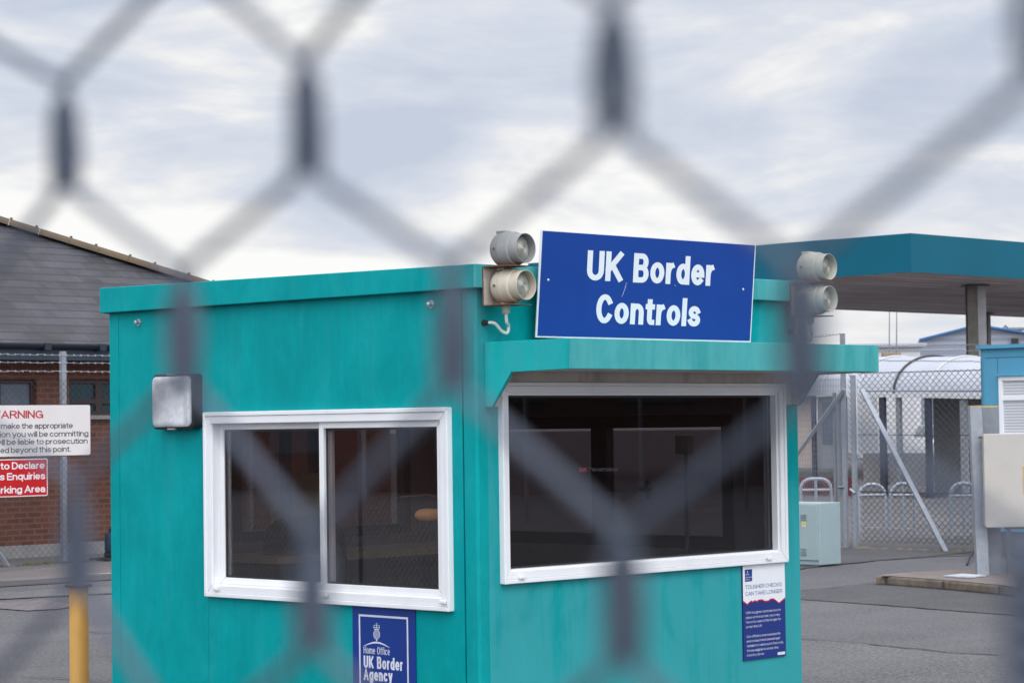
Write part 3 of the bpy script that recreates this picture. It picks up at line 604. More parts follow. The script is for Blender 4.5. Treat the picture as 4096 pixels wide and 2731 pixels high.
mb.box((HX0 + 0.0205, -0.010, 1.745), (RW['x0'] - 0.001, -0.001, RW['z1'] + 0.0015)); mb.box((RW['x1'] + 0.001, -0.010, 1.745), (HX1 - 0.0205, -0.001, RW['z1'] + 0.0015))
for x in (HX0 + 0.0203, HX1 - 0.0203):
    s = 0.003 if x < 1 else -0.003
    mb.prism([(x, -0.0125, HZ0 + 0.0025), (x, HY + 0.022, HZ0 + 0.0025), (x, -0.176, HZ0 - 0.003), (x, -0.048, 1.746), (x, -0.0125, 1.746)], (s, 0, 0))
mb.build('soffit', M['cream'], hood)
# ------------------------------------------------------------------ things inside the booth
ch = thing('office_chair', (0.9, 1.6, 0.16), 'dark office chair seen through the left window', 'chair')
mb = MB(); C0 = on(0, 1215, 2065, 0.9); CT = C0.z; C0.z = 0
outl = []
for k in range(28):
    a = 6.28318 * k / 28; cx, cz = math.cos(a), math.sin(a)
    outl.append((0.24 * math.copysign(abs(cx) ** 0.55, cx), 0.30 * math.copysign(abs(cz) ** 0.55, cz)))
uu = Vector((0.7, -0.71, 0)); mb.prism([C0 + uu * a + Vector((0, 0, CT - 0.30 + b)) for a, b in outl], Vector((0.05, 0.05, 0))); mb.build('backrest', M['chairblack'], ch, bevel=0.02)
mb = MB(); mb.prism([C0 + Vector((-0.22, -0.22, 0.62)) + Vector((a, b, 0)) for a, b in [(x * 0.9, z * 0.75) for x, z in outl]], (0, 0, 0.07)); mb.build('seat', M['chairblack'], ch, bevel=0.015)
MB().tube([C0 + Vector((-0.2, -0.2, 0.2)), C0 + Vector((-0.2, -0.2, 0.62))], 0.03).tube([C0 + Vector((-0.12, -0.12, 0.64)), C0 + Vector((0.03, 0.03, 0.7)), C0 + Vector((0.04, 0.04, 0.9))], 0.02).build('stem', M['darkframe'], ch)
mb = MB()
for k in range(5):
    a = 6.28318 * k / 5; mb.tube([C0 + Vector((-0.2, -0.2, 0.24)), C0 + Vector((-0.2 + 0.28 * math.cos(a), -0.2 + 0.28 * math.sin(a), 0.19))], 0.02)
mb.build('base', M['darkframe'], ch)
dk = thing('desk', (1.2, 2.5, 0.16), 'beige desk shelf along the back wall inside the booth', 'desk')
mb = MB(); mb.box((0.65, 2.25, 0.90), (BX - 0.08, BY - 0.09, 0.94)); mb.build('desk_top', M['beige'], dk)
for x in (0.70, 2.3):
    MB().box((x, 2.3, 0.16), (x + 0.05, 2.8, 0.8995)).build('leg', M['darkframe'], dk)
dc = thing('counter', (1.3, 0.3, 0.16), 'dark counter below the large window inside the booth', 'counter')
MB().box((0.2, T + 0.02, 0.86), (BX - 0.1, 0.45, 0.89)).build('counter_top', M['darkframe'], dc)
MB().box((0.25, 0.1, 0.16), (0.3, 0.42, 0.8595)).build('leg', M['darkframe'], dc); MB().box((2.2, 0.1, 0.16), (2.25, 0.42, 0.8595)).build('leg', M['darkframe'], dc)
bp = MB(); a = on(1, 1085, 1895, BY - 0.10); b_ = on(1, 1290, 2150, BY - 0.10); bp.box((a.x, BY - 0.115, b_.z), (b_.x, BY - 0.09, a.z)); tag(bp.build('notice_board', M['beige'], bevel=0.004), 'plain beige board against the back wall seen through the left window', 'board')
a_, b_ = on(0, 2722, 1742, BX - 0.10), on(0, 2773, 1815, BX - 0.10)
wb = thing('wall_box', (BX - 0.1, a_.y, b_.z), 'cream box on a conduit against the far wall seen through the large window', 'box')
MB().box((BX - 0.15, a_.y, b_.z), (BX - 0.09, b_.y, a_.z)).build('box', M['cream'], wb, bevel=0.004); MB().tube([(BX - 0.11, (a_.y + b_.y) / 2, b_.z), (BX - 0.11, (a_.y + b_.y) / 2, 0.9)], 0.012, 8).build('conduit', M['steel2'], wb)
for (x0_, y0_, x1_, y1_), lb in (((2762, 2182, 2900, 2225), 'pale tray on the counter behind the large window, nearer the middle'), ((2915, 2170, 3070, 2212), 'pale tray on the counter behind the large window, nearer the right corner')):
    a_, b_ = on(2, x0_, y1_, 0.892), on(2, x1_, y1_ - 18, 0.892)
    tr_ = thing('paper_tray', a_, lb, 'tray', 'trays on the booth counter'); d_ = (b_ - a_); nn_ = Vector((-d_.y, d_.x, 0)).normalized()
    MB().obox(a_, d_, nn_ * 0.02, (0, 0, 0.05)).build('front', M['greypanel'], tr_); MB().obox(a_ + nn_ * 0.0205, d_, nn_ * 0.2, (0, 0, 0.012)).build('tray', M['greypanel'], tr_)
p_ = on(0, 2597, 1955, BX - 0.088); MB().box(p_ + Vector((-0.02, -0.012, -0.06)), p_ + Vector((0, 0.012, 0.05))).box(p_ + Vector((-0.035, -0.05, -0.012)), p_ + Vector((-0.0205, 0.04, 0.012))).build('window_latch', M['steel2'], booth)
wp_ = on(1, 1130, 1800, BY - 0.3); tag(MB().box((wp_.x, BY - 0.32, 0.16), (wp_.x + 0.05, BY - 0.27, ZR - 0.01)).build('support_pole', M['greypanel']), 'pale upright pole inside the booth seen through the left sash', 'pole')
dl = thing('desk_lamp', (0.55, 0.42, 0.16), 'tan desk lamp on a curved arm behind the right sash of the left window', 'lamp')
pl = on(0, 1712, 2058, 0.30)
mb = MB(); mb.lathe([(-0.07, 0.0), (-0.065, 0.014), (-0.045, 0.028), (0.0, 0.033), (0.045, 0.031), (0.065, 0.02), (0.07, 0.0)], pl, (0.5, -0.86, 0), 20); mb.build('lamp_shade', M['tan'], dl, True)
MB().tube([pl + Vector((0.05, -0.07, 0)), pl + Vector((0.06, -0.08, 0.06)), pl + Vector((0.0, -0.02, 0.10)), pl + Vector((-0.08, 0.12, 0.09))], 0.006).tube([pl + Vector((0.055, -0.075, 0.0)), Vector((pl.x + 0.06, pl.y - 0.08, 0.16))], 0.008).build('arm', M['rustdark'], dl)
# ------------------------------------------------------------------ main sign on the hood
sg = thing('border_sign', (1.16, -0.09, 2.07), 'large blue sign with white lettering standing above the window hood', 'sign')
SB, ST = -0.070, -0.117
z0, z1 = 2.0765, 2.592; x0, x1 = 0.339, 1.981
tl = Vector((0, ST - SB, z1 - z0)); sn = Vector((0, -tl.z, tl.y)).normalized()
def sp(u, v, l=0.0): return Vector((x0 + (x1 - x0) * u, SB, z0)) + tl * v + sn * l
mb = MB(); mb.prism([sp(0, 0), sp(1, 0), sp(1, 1), sp(0, 1)], -sn * 0.006); plate = mb.build('plate', M['signwhite'], sg)
e = 0.006
mb = MB(); mb.prism([sp(e, e * 2.4, 0.0003), sp(1 - e * 0.9, e * 2.8, 0.0003), sp(1 - e * 0.9, 1 - e * 1.0, 0.0003), sp(e, 1 - e, 0.0003)], sn * 0.001); mb.build('face', M['blue'], sg)
pp = lambda x, y: on_plane(2100 + x / 2.352, 880 + y / 2.352, sp(0, 0, 0.0015), sn)
mb = MB()
put_text(mb, 'UK', pp(577, 565), pp(912, 580), 0.147, sn, 0.185)
put_text(mb, 'Border', pp(1013, 586), pp(1776, 621), 0.147, sn, 0.185)
put_text(mb, 'Controls', pp(662, 968), pp(1642, 1003), 0.144, sn, 0.185)
mb.build('lettering', M['signwhite'], sg)
for x, y in ((220, 566), (950, 596), (1408, 617), (2053, 654)):
    mb = MB(); mb.lathe([(0.0, 0.008 if x in (220, 2053) else 0.0035), (0.003, 0.006 if x in (220, 2053) else 0.0025), (0.005, 0.003), (0.0055, 0)], pp(x, y), sn, 12); mb.build('screw', M['screw'], sg, True)
mb = MB()
q = [pp(948, 605), pp(940, 640), pp(925, 680), pp(908, 722), pp(910, 722), pp(928, 680), pp(943, 640), pp(951, 605)]
mb.sheet([a + sn * 0.0008 for a in q]); mb.build('scratch', M['signwhite'], sg)
mb = MB()
for x in (0.6, 1.7): MB().box((x, -0.068, 2.34), (x + 0.05, -0.0505, 2.38)).build('fixing_block', M['teal'], sg)
# ------------------------------------------------------------------ signal lamps
def signal_lamp(xl, label, upper, lower, with_top):
    root = thing('signal_lamp', (xl, -0.06, 2.2), label, 'signal lamp', 'paired signal lamps on the booth front')
    y0 = -0.0515
    mb = MB(); zb, zt = 2.225, 2.402
    mb.box((xl, y0 - 0.004, zb), (xl + 0.15, y0, zt))
    br = mb.build('bracket', M['rust'], root)
    mb = MB(); mb.box((xl, y0 - 0.175, zb - 0.005), (xl + 0.15, y0, zb - 0.0005)); mb.box((xl, y0 - 0.175, zt + 0.0005), (xl + 0.15, y0, zt + 0.005))
    mb.box((xl - 0.003, y0 - 0.006, zb), (xl - 0.0005, y0, zt)); mb.build('bracket_edge', M['rustdark'], br)
    cx = xl + 0.088
    for k, (cz, m) in enumerate(((2.487, upper), (2.313, lower))):
        o = Vector((cx, y0 - 0.020, cz)); ax = (0.04, -1, 0)
        mb = MB()
        mb.lathe([(0.0, 0.0), (0.0, 0.05), (0.006, 0.068), (0.02, 0.079), (0.045, 0.083), (0.058, 0.084), (0.059, 0.082), (0.0605, 0.082), (0.0615, 0.085), (0.075, 0.085), (0.079, 0.083), (0.105, 0.082), (0.118, 0.079), (0.122, 0.074), (0.125, 0.071)], o, ax, 40)
        hd = mb.build('lamp_head', m, root, True)
        mb = MB(); mb.lathe([(0.125, 0.0705), (0.175, 0.0705), (0.176, 0.069), (0.175, 0.0675), (0.13, 0.0665), (0.128, 0.05)], o, ax, 40); mb.build('shade', m, hd, True)
        prof = [(0.128, 0.066)]
        for j in range(8):
            r = 0.062 - j * 0.0078; z = 0.132 + 0.026 * math.sin((j + 1) / 8 * 1.5708)
            prof += [(z - 0.003, r + 0.0035), (z, r + 0.0005), (z + 0.001, r - 0.002), (z - 0.001, r - 0.0038)]
        prof += [(0.160, 0.0)]
        mb = MB(); mb.lathe(prof, o, ax, 40); mb.build('lens', M['lens'], hd, True)
        # screw on the seam, mounting bosses above and below
        sx = Vector((-1, 0, 0)) ; mb = MB(); mb.lathe([(0.0, 0.006), (0.003, 0.006), (0.003, 0)], o + Vector((-0.0845, -0.052, 0.0)), sx, 10); mb.build('screw', M['rustdark'], hd)
        mb = MB()
        mb.box(o + Vector((-0.028, -0.06, 0.074)), o + Vector((0.028, -0.012, 0.0885)))
        mb.build('top_plate', m, hd, bevel=0.003)
        MB().lathe([(-0.0865, 0.0), (-0.0865, 0.024), (-0.07, 0.030)], o + Vector((0, -0.045, 0)), (0, 0, 1), 20).build('mounting_boss', m, hd, True)
    # gland and cable below
    gb = Vector((cx, y0 - 0.065, zb - 0.005))
    mb = MB(); mb.lathe([(0.0, 0.024), (-0.008, 0.024), (-0.009, 0.019), (-0.034, 0.019), (-0.036, 0.014), (-0.04, 0.008)], gb, (0, 0, 1), 18); mb.build('cable_gland', M['lampcream'], root, True)
    wg = Vector((xl + 0.052, -0.001, zb - 0.082))
    mb = MB(); mb.lathe([(0, 0.017), (0.012, 0.017), (0.013, 0.012), (0.035, 0.012), (0.036, 0.005)], wg, (0, -1, 0), 6); mb.build('wall_gland', M['black'], root)
    a = gb + Vector((0, 0, -0.036)); b = wg + Vector((0, -0.035, 0))
    lowp = Vector((b.x + 0.06, b.y - 0.045, b.z - 0.045))
    pts = []
    ctrl = [a, a + Vector((0.004, 0, -0.04)), lowp + Vector((0.018, -0.01, 0.03)), lowp + Vector((0.014, -0.005, -0.004)), lowp + Vector((-0.01, 0.01, 0.006)), b + Vector((0.012, -0.03, -0.005)), b]
    def cr(P, t):
        n = len(P) - 1; f = t * n; i = min(int(f), n - 1); f -= i
        p0, p1, p2, p3 = P[max(i - 1, 0)], P[i], P[i + 1], P[min(i + 2, n)]
        return 0.5 * ((2 * p1) + (p2 - p0) * f + (2 * p0 - 5 * p1 + 4 * p2 - p3) * f * f + (3 * p1 - p0 - 3 * p2 + p3) * f ** 3)
    mb = MB(); mb.tube([cr(ctrl, k / 40) for k in range(41)], 0.0075, 8); mb.build('cable', M['cable'], root, True)
signal_lamp(0.002, 'pair of round signal lamps, lower one cream, between booth corner and blue sign', M['lampgrey'], M['lampcream'], True)
signal_lamp(2.353, 'pair of round grey signal lamps at the far right end of the booth front', M['warmgrey'], M['warmgrey'], True)
# ------------------------------------------------------------------ bulkhead light on the left wall
bk = thing('bulkhead_light', (0, 2.25, 1.655), 'square black bulkhead light with frosted ribbed cover high on the teal side wall', 'wall light')
def rrect(a0, a1, b0, b1, r, n=6):
    P = []
    for cx, cy, s in ((a1 - r, b1 - r, 0), (a0 + r, b1 - r, 1), (a0 + r, b0 + r, 2), (a1 - r, b0 + r, 3)):
        for k in range(n + 1):
            t = 1.5708 * (s + k / n); P.append((cx + r * math.cos(t), cy + r * math.sin(t)))
    return P
def loft(mb, rings):
    n = len(rings[0])
    vs = [p for r in rings for p in r]; fs = [(i * n + k, i * n + (k + 1) % n, (i + 1) * n + (k + 1) % n, (i + 1) * n + k) for i in range(len(rings) - 1) for k in range(n)]
    fs.append(tuple((len(rings) - 1) * n + k for k in range(n))); mb.add(vs, fs)
yb0, yb1, zb0, zb1 = 2.085, 2.435, 1.658, 1.955
R = lambda ins, x, r: [Vector((x, a, b)) for a, b in rrect(yb0 + ins, yb1 - ins, zb0 + ins, zb1 - ins, r)][::-1]
mb = MB(); loft(mb, [R(0, 0, 0.03), R(0, -0.062, 0.03), R(0.004, -0.064, 0.03)]); mb.build('body', M['black'], bk, True)
mb = MB(); loft(mb, [R(0.013, -0.0645, 0.03), R(0.013, -0.076, 0.03), R(0.018, -0.082, 0.032), R(0.028, -0.085, 0.03), R(0.045, -0.0855, 0.04), R(0.054, -0.081, 0.04)]); mb.build('diffuser', M['diffuser'], bk, True)
mb = MB()
for zc in (zb0 - 0.002, zb1 - 0.006): MB().box((-0.08, 2.23, zc), (-0.06, 2.29, zc + 0.008)).build('clip', M['steel'], bk)
# ------------------------------------------------------------------ agency sign under the left window
ag = thing('agency_sign', (0, 0.65, 0.2), 'dark blue agency sign with crest below the left window', 'sign')
hp = lambda x, y, l=0.0: on(0, 1380 + x / 4.469, 2380 + y / 4.469, -0.006) + Vector((-l, 0, 0))
a, b = hp(132, 400), hp(1255, 400); YL, YR = a.y, b.y; ZT = LW['z0'] - 0.002
MB().box((-0.006, YR, 0.16), (-0.001, YL, ZT)).build('plate', M['dblue'], ag)
mb = MB(); bo = [hp(247, 333), hp(1128, 390)]; yl, yr = bo[0].y, bo[1].y; zt = (bo[0].z + bo[1].z) / 2; w = 0.010
mb.obox((-0.0065, yr, zt - w), (0, yl - yr, 0), (0, 0, w), (-0.0005, 0, 0)); mb.box((-0.0065, yl - w, 0.25), (-0.007, yl, zt - w)); mb.box((-0.0065, yr, 0.25), (-0.007, yr + w, zt - w))
mb.box((-0.0065, yr + w, 0.25), (-0.007, yl - w, 0.26)); mb.build('border', M['palettext'], ag)
NX = (-1, 0, 0)
mb = MB(); put_text(mb, 'Home Office', hp(338, 1032), hp(805, 1068), 0.036, NX, 0.085); mb.build('lettering', M['palettext'], ag)
mb = MB(); put_text(mb, 'UK Border', hp(338, 1285), hp(1040, 1350), 0.060, NX, 0.155, asp=1.3); put_text(mb, 'Agency', hp(338, 1508), hp(855, 1548), 0.060, NX, 0.155, asp=1.3); mb.build('lettering', M['palettext'], ag)
mb = MB(); up_, dn_ = [], []
for k in range(21):
    t = k / 20; x = 340 + 460 * t; y = 900 + 34 * t - 90 * math.sin(math.pi * t) * 0.85; th = 6 + 26 * math.sin(math.pi * t)
    up_.append(hp(x, y - th / 2, 0.0006)); dn_.append(hp(x, y + th / 2, 0.0006))
for k in range(20): mb.sheet([up_[k], dn_[k], dn_[k + 1], up_[k + 1]])
# crest: garter oval, crown, cross and pendant
def ell(cx, cy, rx, ry, wid):
    for k in range(28):
        a0, a1 = 6.28318 * k / 28, 6.28318 * (k + 1) / 28
        mb.sheet([hp(cx + rx * math.cos(a0), cy + ry * math.sin(a0), 0.0006), hp(cx + rx * math.cos(a1), cy + ry * math.sin(a1), 0.0006), hp(cx + (rx - wid) * math.cos(a1), cy + (ry - wid) * math.sin(a1), 0.0006), hp(cx + (rx - wid) * math.cos(a0), cy + (ry - wid) * math.sin(a0), 0.0006)])
def bar(xa, ya, xb, yb, w):
    d = Vector((xb - xa, yb - ya)); d.normalize(); nn = Vector((-d.y, d.x)) * w / 2
    mb.sheet([hp(xa + nn.x, ya + nn.y, 0.0008), hp(xa - nn.x, ya - nn.y, 0.0008), hp(xb - nn.x, yb - nn.y, 0.0008), hp(xb + nn.x, yb + nn.y, 0.0008)])
ell(567, 695, 60, 88, 9); ell(567, 695, 44, 70, 7)
for k in range(5): bar(532, 655 + 20 * k, 602, 648 + 20 * k, 5)
bar(567, 630, 567, 760, 5); bar(545, 640, 545, 750, 4); bar(589, 640, 589, 750, 4); bar(567, 780, 569, 815, 20)
bar(524, 606, 610, 608, 14); bar(522, 590, 514, 545, 9); bar(612, 590, 620, 548, 9); ell(541, 550, 28, 26, 7); ell(594, 551, 28, 26, 7); bar(567, 600, 567, 488, 7); bar(554, 505, 580, 505, 7); bar(530, 580, 605, 582, 6)
mb.build('crest', M['palettext'], ag)
# ------------------------------------------------------------------ tougher checks notice
no = thing('notice', (2.1, 0, 0.55), 'white and navy notice about tougher checks under the right end of the large window', 'notice')
np_ = lambda x, y, l=0.0: on(1, 2900 + x / 2.953, 2200 + y / 2.953, -0.010) + Vector((0, -l, 0))
q = [np_(200, 185), np_(699, 148), np_(725, 1240), np_(232, 1303)]
xa, xb = (q[0].x + q[3].x) / 2, (q[1].x + q[2].x) / 2; za, zb_ = (q[2].z + q[3].z) / 2, RW['z0'] - 0.002
MB().box((xa, -0.010, za), (xb, -0.001, zb_)).build('plate', M['navy'], no)
jag = [(215, 600), (262, 640), (305, 597), (330, 610), (350, 590), (375, 605), (390, 588), (440, 582), (465, 600), (510, 598), (535, 575), (575, 572), (637, 622), (706, 560)]
J = [np_(x, y) for x, y in jag]; J[0].x = xa; J[-1].x = xb
mb = MB()
for i in range(len(J) - 1): mb.sheet([Vector((J[i].x, -0.0106, zb_)), Vector((J[i].x, -0.0106, J[i].z)), Vector((J[i + 1].x, -0.0106, J[i + 1].z)), Vector((J[i + 1].x, -0.0106, zb_))])
mb.build('white_panel', M['signwhite'], no)
mb = MB()
for i in range(len(J) - 1): mb.sheet([Vector((J[i].x, -0.0108, J[i].z + 0.0035)), Vector((J[i].x, -0.0108, J[i].z - 0.0035)), Vector((J[i + 1].x, -0.0108, J[i + 1].z - 0.0035)), Vector((J[i + 1].x, -0.0108, J[i + 1].z + 0.0035))])
mb.build('jagged_line', M['red'], no)
NY = (0, -1, 0)
def level(p0, p1):
    z = (p0.z + p1.z) / 2; return Vector((p0.x, p0.y, z)), Vector((p1.x, p1.y, z))
mb = MB()
for s, a, b in (('TOUGHER CHECKS', (238, 460), (668, 418)), ('CAN TAKE LONGER', (240, 538), (675, 496))):
    put_text(mb, s, *level(np_(*a), np_(*b)), 0.0205, NY, 0.115, gap=0.12, asp=1.2)
mb.build('heading', M['navytext'], no)
mb = MB()
for s, a, b in (('With tougher controls now in', (243, 752), (655, 712)), ('place at the border you may', (245, 807), (648, 769)), ('have to wait a little longer to', (247, 862), (658, 820)), ('enter the UK.', (248, 918), (440, 900)),
                ('Our officers scan passports', (253, 1032), (652, 990)), ('and cross check passenger', (255, 1086), (650, 1045)), ('details to make sure that only', (256, 1140), (688, 1097)), ('those eligible to enter the', (258, 1195), (630, 1160)), ('country do so.', (258, 1250), (463, 1230))):
    put_text(mb, s, *level(np_(*a), np_(*b)), 0.0135, NY, 0.11, asp=1.15)
mb.sheet([np_(620, 1200, 0.001), np_(620, 1234, 0.001), np_(708, 1224, 0.001), np_(708, 1191, 0.001)])
mb.build('lettering', M['palettext'], no)
mb = MB(); mb.sheet([np_(232, 228, 0.0012), np_(234, 372, 0.0012), np_(319, 362, 0.0012), np_(317, 220, 0.0012)]); lg = mb.build('logo', M['dblue'], no)
mb = MB(); put_text(mb, 'UK Border', np_(237, 327, 0.0006), np_(312, 319, 0.0006), 0.006, NY, 0.2); put_text(mb, 'Agency', np_(239, 351, 0.0006), np_(294, 345, 0.0006), 0.006, NY, 0.2)
put_text(mb, 'Home Office', np_(238, 298, 0.0006), np_(285, 293, 0.0006), 0.004, NY, 0.1)
mb.sheet([np_(258, 240, 0.002), np_(258, 268, 0.002), np_(266, 268, 0.002), np_(266, 239, 0.002)]); mb.sheet([np_(240, 284, 0.002), np_(240, 288, 0.002), np_(262, 281, 0.002), np_(285, 284, 0.002), np_(285, 280, 0.002), np_(262, 276, 0.002)]); mb.build('lettering', M['palettext'], lg)
MB().sheet([np_(300, 364, 0.0018), np_(319, 362, 0.0018), np_(318, 345, 0.0018)]).build('logo_corner', M['red'], lg)
# ------------------------------------------------------------------ chain-link helper
NODE_SHIFT = {(18, 2): (0.0026, 0.0070), (19, 1): (0.0004, 0.0055), (21, 1): (-0.0002, 0.0025), (23, 1): (-0.0006, -0.001), (18, 0): (-0.0003, 0.0030), (20, 0): (0, 0), (22, 0): (0, 0.0002), (24, 0): (0.0030, 0.0004), (24, 2): (0.0014, 0.001), (20, 2): (0, -0.0008), (22, 2): (0.0002, 0.001)}
def chainlink(mb, o, u, L, z0, z1, pw, ph, r, n, sides, half=0.0092, phase=0.0, zref=None):
    """wires run along u; every wire zigzags between hooked bends. o is the start at ground level, n the fence normal"""
    o, u, n = Vector(o), Vector(u), Vector(n); rows = int((z1 - z0) / ph * 2)
    zt = z1 if zref is None else zref + ph * math.floor((z1 - zref) / ph)
    cols = int(L / pw); jit = {}
    def off(c, r):
        if (c, r) not in jit:
            rr = random.Random(c * 131 + r * 7 + 5); jit[(c, r)] = (rr.uniform(-0.0012, 0.0012), rr.uniform(-0.0014, 0.0014))
        return NODE_SHIFT.get((c, r), jit[(c, r)])
    for k in range(rows):
        zN = zt - k * ph / 2; pts = []; ph0 = phase + (k % 2) * pw / 2
        for i in range(cols):
            x = ph0 + i * pw
            j = (lambda: random.uniform(-0.0006, 0.0006))
            a = half
            c_ = 2 * i + (k % 2); r_ = k - int(round((zt - (zref or zt)) * 2 / ph)); ox, oz = off(c_, r_); vx_, vz_ = off(c_ + 1, r_ + 1)
            for dx, dz, dn in ((-0.0020, -a * 1.15, -1), (-0.0023, -a * 0.2, -1), (-0.0019, a * 0.6, -0.6), (0, a, 0), (0.0019, a * 0.6, 0.6), (0.0023, -a * 0.2, 1), (0.0020, -a * 1.15, 1)):
                pts.append(o + u * (x + ox + dx + j()) + Vector((0, 0, zN + oz + dz)) + n * dn * r * 0.9)
            xv = x + pw / 2; zv = zN - ph / 2
            for dx, dz, dn in ((-0.0020, a * 1.15, 1), (-0.0023, a * 0.2, 1), (-0.0019, -a * 0.6, 0.6), (0, -a, 0), (0.0019, -a * 0.6, -0.6), (0.0023, a * 0.2, -1), (0.0020, a * 1.15, -1)):
                pts.append(o + u * (xv + vx_ + dx + j()) + Vector((0, 0, zv + vz_ + dz)) + n * dn * r * 0.9)
        mb.tube(pts, r, sides, False)
def chainlink_far(mb, o, u, L, z0, z1, pw, ph, r, n, sides=4, slope=0.0):
    o, u, n = Vector(o), Vector(u), Vector(n); rows = int(round((z1 - z0) / ph * 2)) - 1; cols = int(L / pw)
    for k in range(rows):
        zN = z1 - k * ph / 2; pts = []; s0 = (k % 2) * pw / 2
        for i in range(cols):
            for x, z in ((i * pw - 0.003, zN - 0.006), (i * pw, zN + 0.003), (i * pw + 0.003, zN - 0.006), (i * pw + pw / 2 - 0.003, zN - ph / 2 + 0.006), (i * pw + pw / 2, zN - ph / 2 - 0.003), (i * pw + pw / 2 + 0.003, zN - ph / 2 + 0.006)):
                pts.append(o + u * (x + s0) + Vector((0, 0, z + slope * x)))
        mb.tube(pts, r, sides, False)
# near fence that the photograph is taken through
FX = -7.8055; PW = 0.0705; PH = 0.0800
nf = thing('chain_link_fence', (FX, -5, 0), 'out of focus chain link fence close to the camera', 'fence')
mb = MB(); ND0 = -7.804 + PW * 9
chainlink(mb, (FX, ND0, 0), (0, -1, 0), PW * 22, 1.25, 2.0, PW, PH, 0.00112, (1, 0, 0), 8, zref=1.703)
chainlink_far(mb, (FX, ND0 - PW * 22, 0), (0, -1, 0), 4.0, 1.25, 2.0, PW, PH, 0.0012, (1, 0, 0), 3)
mb.build('wire_mesh', M['wire'], nf, True)
mb = MB(); chainlink_far(mb, (FX, 14.0, 0), (0, -1, 0), 14.0 - ND0, 0.06, 2.2, PW, PH, 0.0022, (1, 0, 0), 3); mb.build('wire_mesh', M['wire'], nf)
mb = MB(); mb.tube([Vector((FX + 0.0042 * math.cos(k * 0.7), -8.0175 + 0.0042 * math.sin(k * 0.7), 1.634 - 0.0004 * k)) for k in range(64)], 0.0016, 6); mb.build('tie_wire', M['wire'], nf, True)
for y in (-11.0, -6.3, -3.2, 0, 3.2, 6.4, 9.6, 12.8):
    MB().box((FX - 0.075, y - 0.03, 0), (FX - 0.015, y + 0.03, 2.3)).build('post', M['steel2'], nf)
# ------------------------------------------------------------------ yellow bollard
bx = at(316, 2500, 15.0); B0 = Vector((bx.x, bx.y, 0))
bz = at(316, 2338, 15.0).z
bl = thing('bollard', B0, 'yellow post with a rusty flat cap standing left of the teal booth', 'bollard')
mb = MB(); mb.lathe([(0, 0.0595), (bz - 0.012, 0.0595), (bz - 0.012, 0.0)], B0, (0, 0, 1), 32); mb.build('post', M['yellow'], bl, True)
mb = MB(); mb.lathe([(bz - 0.0115, 0.0), (bz - 0.0115, 0.082), (bz - 0.003, 0.085), (bz + 0.005, 0.080), (bz + 0.008, 0.03), (bz + 0.008, 0)], B0, (0, 0, 1), 32); mb.build('cap', M['browncap'], bl, True)
# ------------------------------------------------------------------ warning signs at the left
WY = 13.0
def wpx(x, y, l=0.0): return on(1, x / 3.136, 1550 + y / 3.136, WY) + Vector((0, -l, 0))
p00 = wpx(1135, 833); p11 = wpx(1135, 208)
pr_ = wpx(-700, 500).x
XR, ZB, ZTT = p00.x, (p00.z + wpx(0, 875).z) / 2, (p11.z + wpx(0, 230).z) / 2
ws = thing('warning_sign', ((XR + pr_) / 2, WY, 0), 'cream sign with red heading and black text on the left', 'sign')
mb = MB(); mb.prism([Vector((a, WY, b)) for a, b in rrect(pr_, XR, ZB, ZTT, 0.02)], (0, 0.004, 0)); mb.build('plate', M['warnwhite'], ws)
mb = MB(); mb.prism([Vector((a, WY + 0.0045, b)) for a, b in rrect(pr_ - 0.008, XR + 0.008, ZB - 0.008, ZTT + 0.008, 0.02)], (0, 0.012, 0)); mb.build('backing', M['black'], ws)
for x in (pr_ + 0.15, ):
    MB().box((x - 0.035, WY + 0.017, 0), (x + 0.035, WY + 0.087, ZTT + 0.05)).build('post', M['steel'], ws)
mb = MB(); put_text(mb, 'WARNING', *level(wpx(-130, 397), wpx(542, 373)), 95 / 3.136 / F * (p00 - CAM).dot(FWD), NY, 0.16); mb.build('heading', M['redtext'], ws)
mb = MB()
CH = 70 / 3.136 / F * (p00 - CAM).dot(FWD)
for s, a, b in (('make the appropriate', (10, 525), (912, 499)), ('tion you will be committing', (-36, 629), (1108, 601)), ('will be liable to prosecution', (-66, 729), (1098, 690)), ('ed beyond this point.', (4, 826), (885, 796))):
    put_text(mb, s, *level(wpx(*a), wpx(*b)), CH, NY, 0.135, asp=1.2)
mb.build('lettering', M['darktext'], ws)
r00, r11 = wpx(598, 1345), wpx(598, 880); RXR = r00.x; RZ0 = (r00.z + wpx(0, 1382).z) / 2; RZ1 = (r11.z + wpx(0, 905).z) / 2; RXL = wpx(-640, 1000).x
rs = thing('declare_sign', ((RXR + RXL) / 2, WY, RZ0), 'red sign with white edge and white text below the cream warning sign', 'sign')
mb = MB(); mb.prism([Vector((a, WY - 0.001, b)) for a, b in rrect(RXL, RXR, RZ0, RZ1, 0.018)], (0, 0.008, 0)); mb.build('plate', M['signwhite'], rs)
mb = MB(); e = 0.009; mb.prism([Vector((a, WY - 0.0012, b)) for a, b in rrect(RXL + e, RXR - e, RZ0 + e, RZ1 - e, 0.012)], (0, -0.001, 0)); mb.build('face', M['red'], rs)
mb = MB()
CH2 = 86 / 3.136 / F * (p00 - CAM).dot(FWD)
for s, a, b in (('to Declare', (4, 1032), (558, 1006)), ('Nothing', (-430, 1050), (-48, 1034)), ('s Enquiries', (-4, 1168), (566, 1138)), ('Custom', (-420, 1190), (-14, 1169)), ('rking Area', (8, 1334), (568, 1300)), ('Pa', (-122, 1341), (0, 1334))):
    put_text(mb, s, *level(wpx(*a), wpx(*b)), CH2, NY, 0.16, 0.003, asp=1.25)
mb.build('lettering', M['signwhite'], rs)
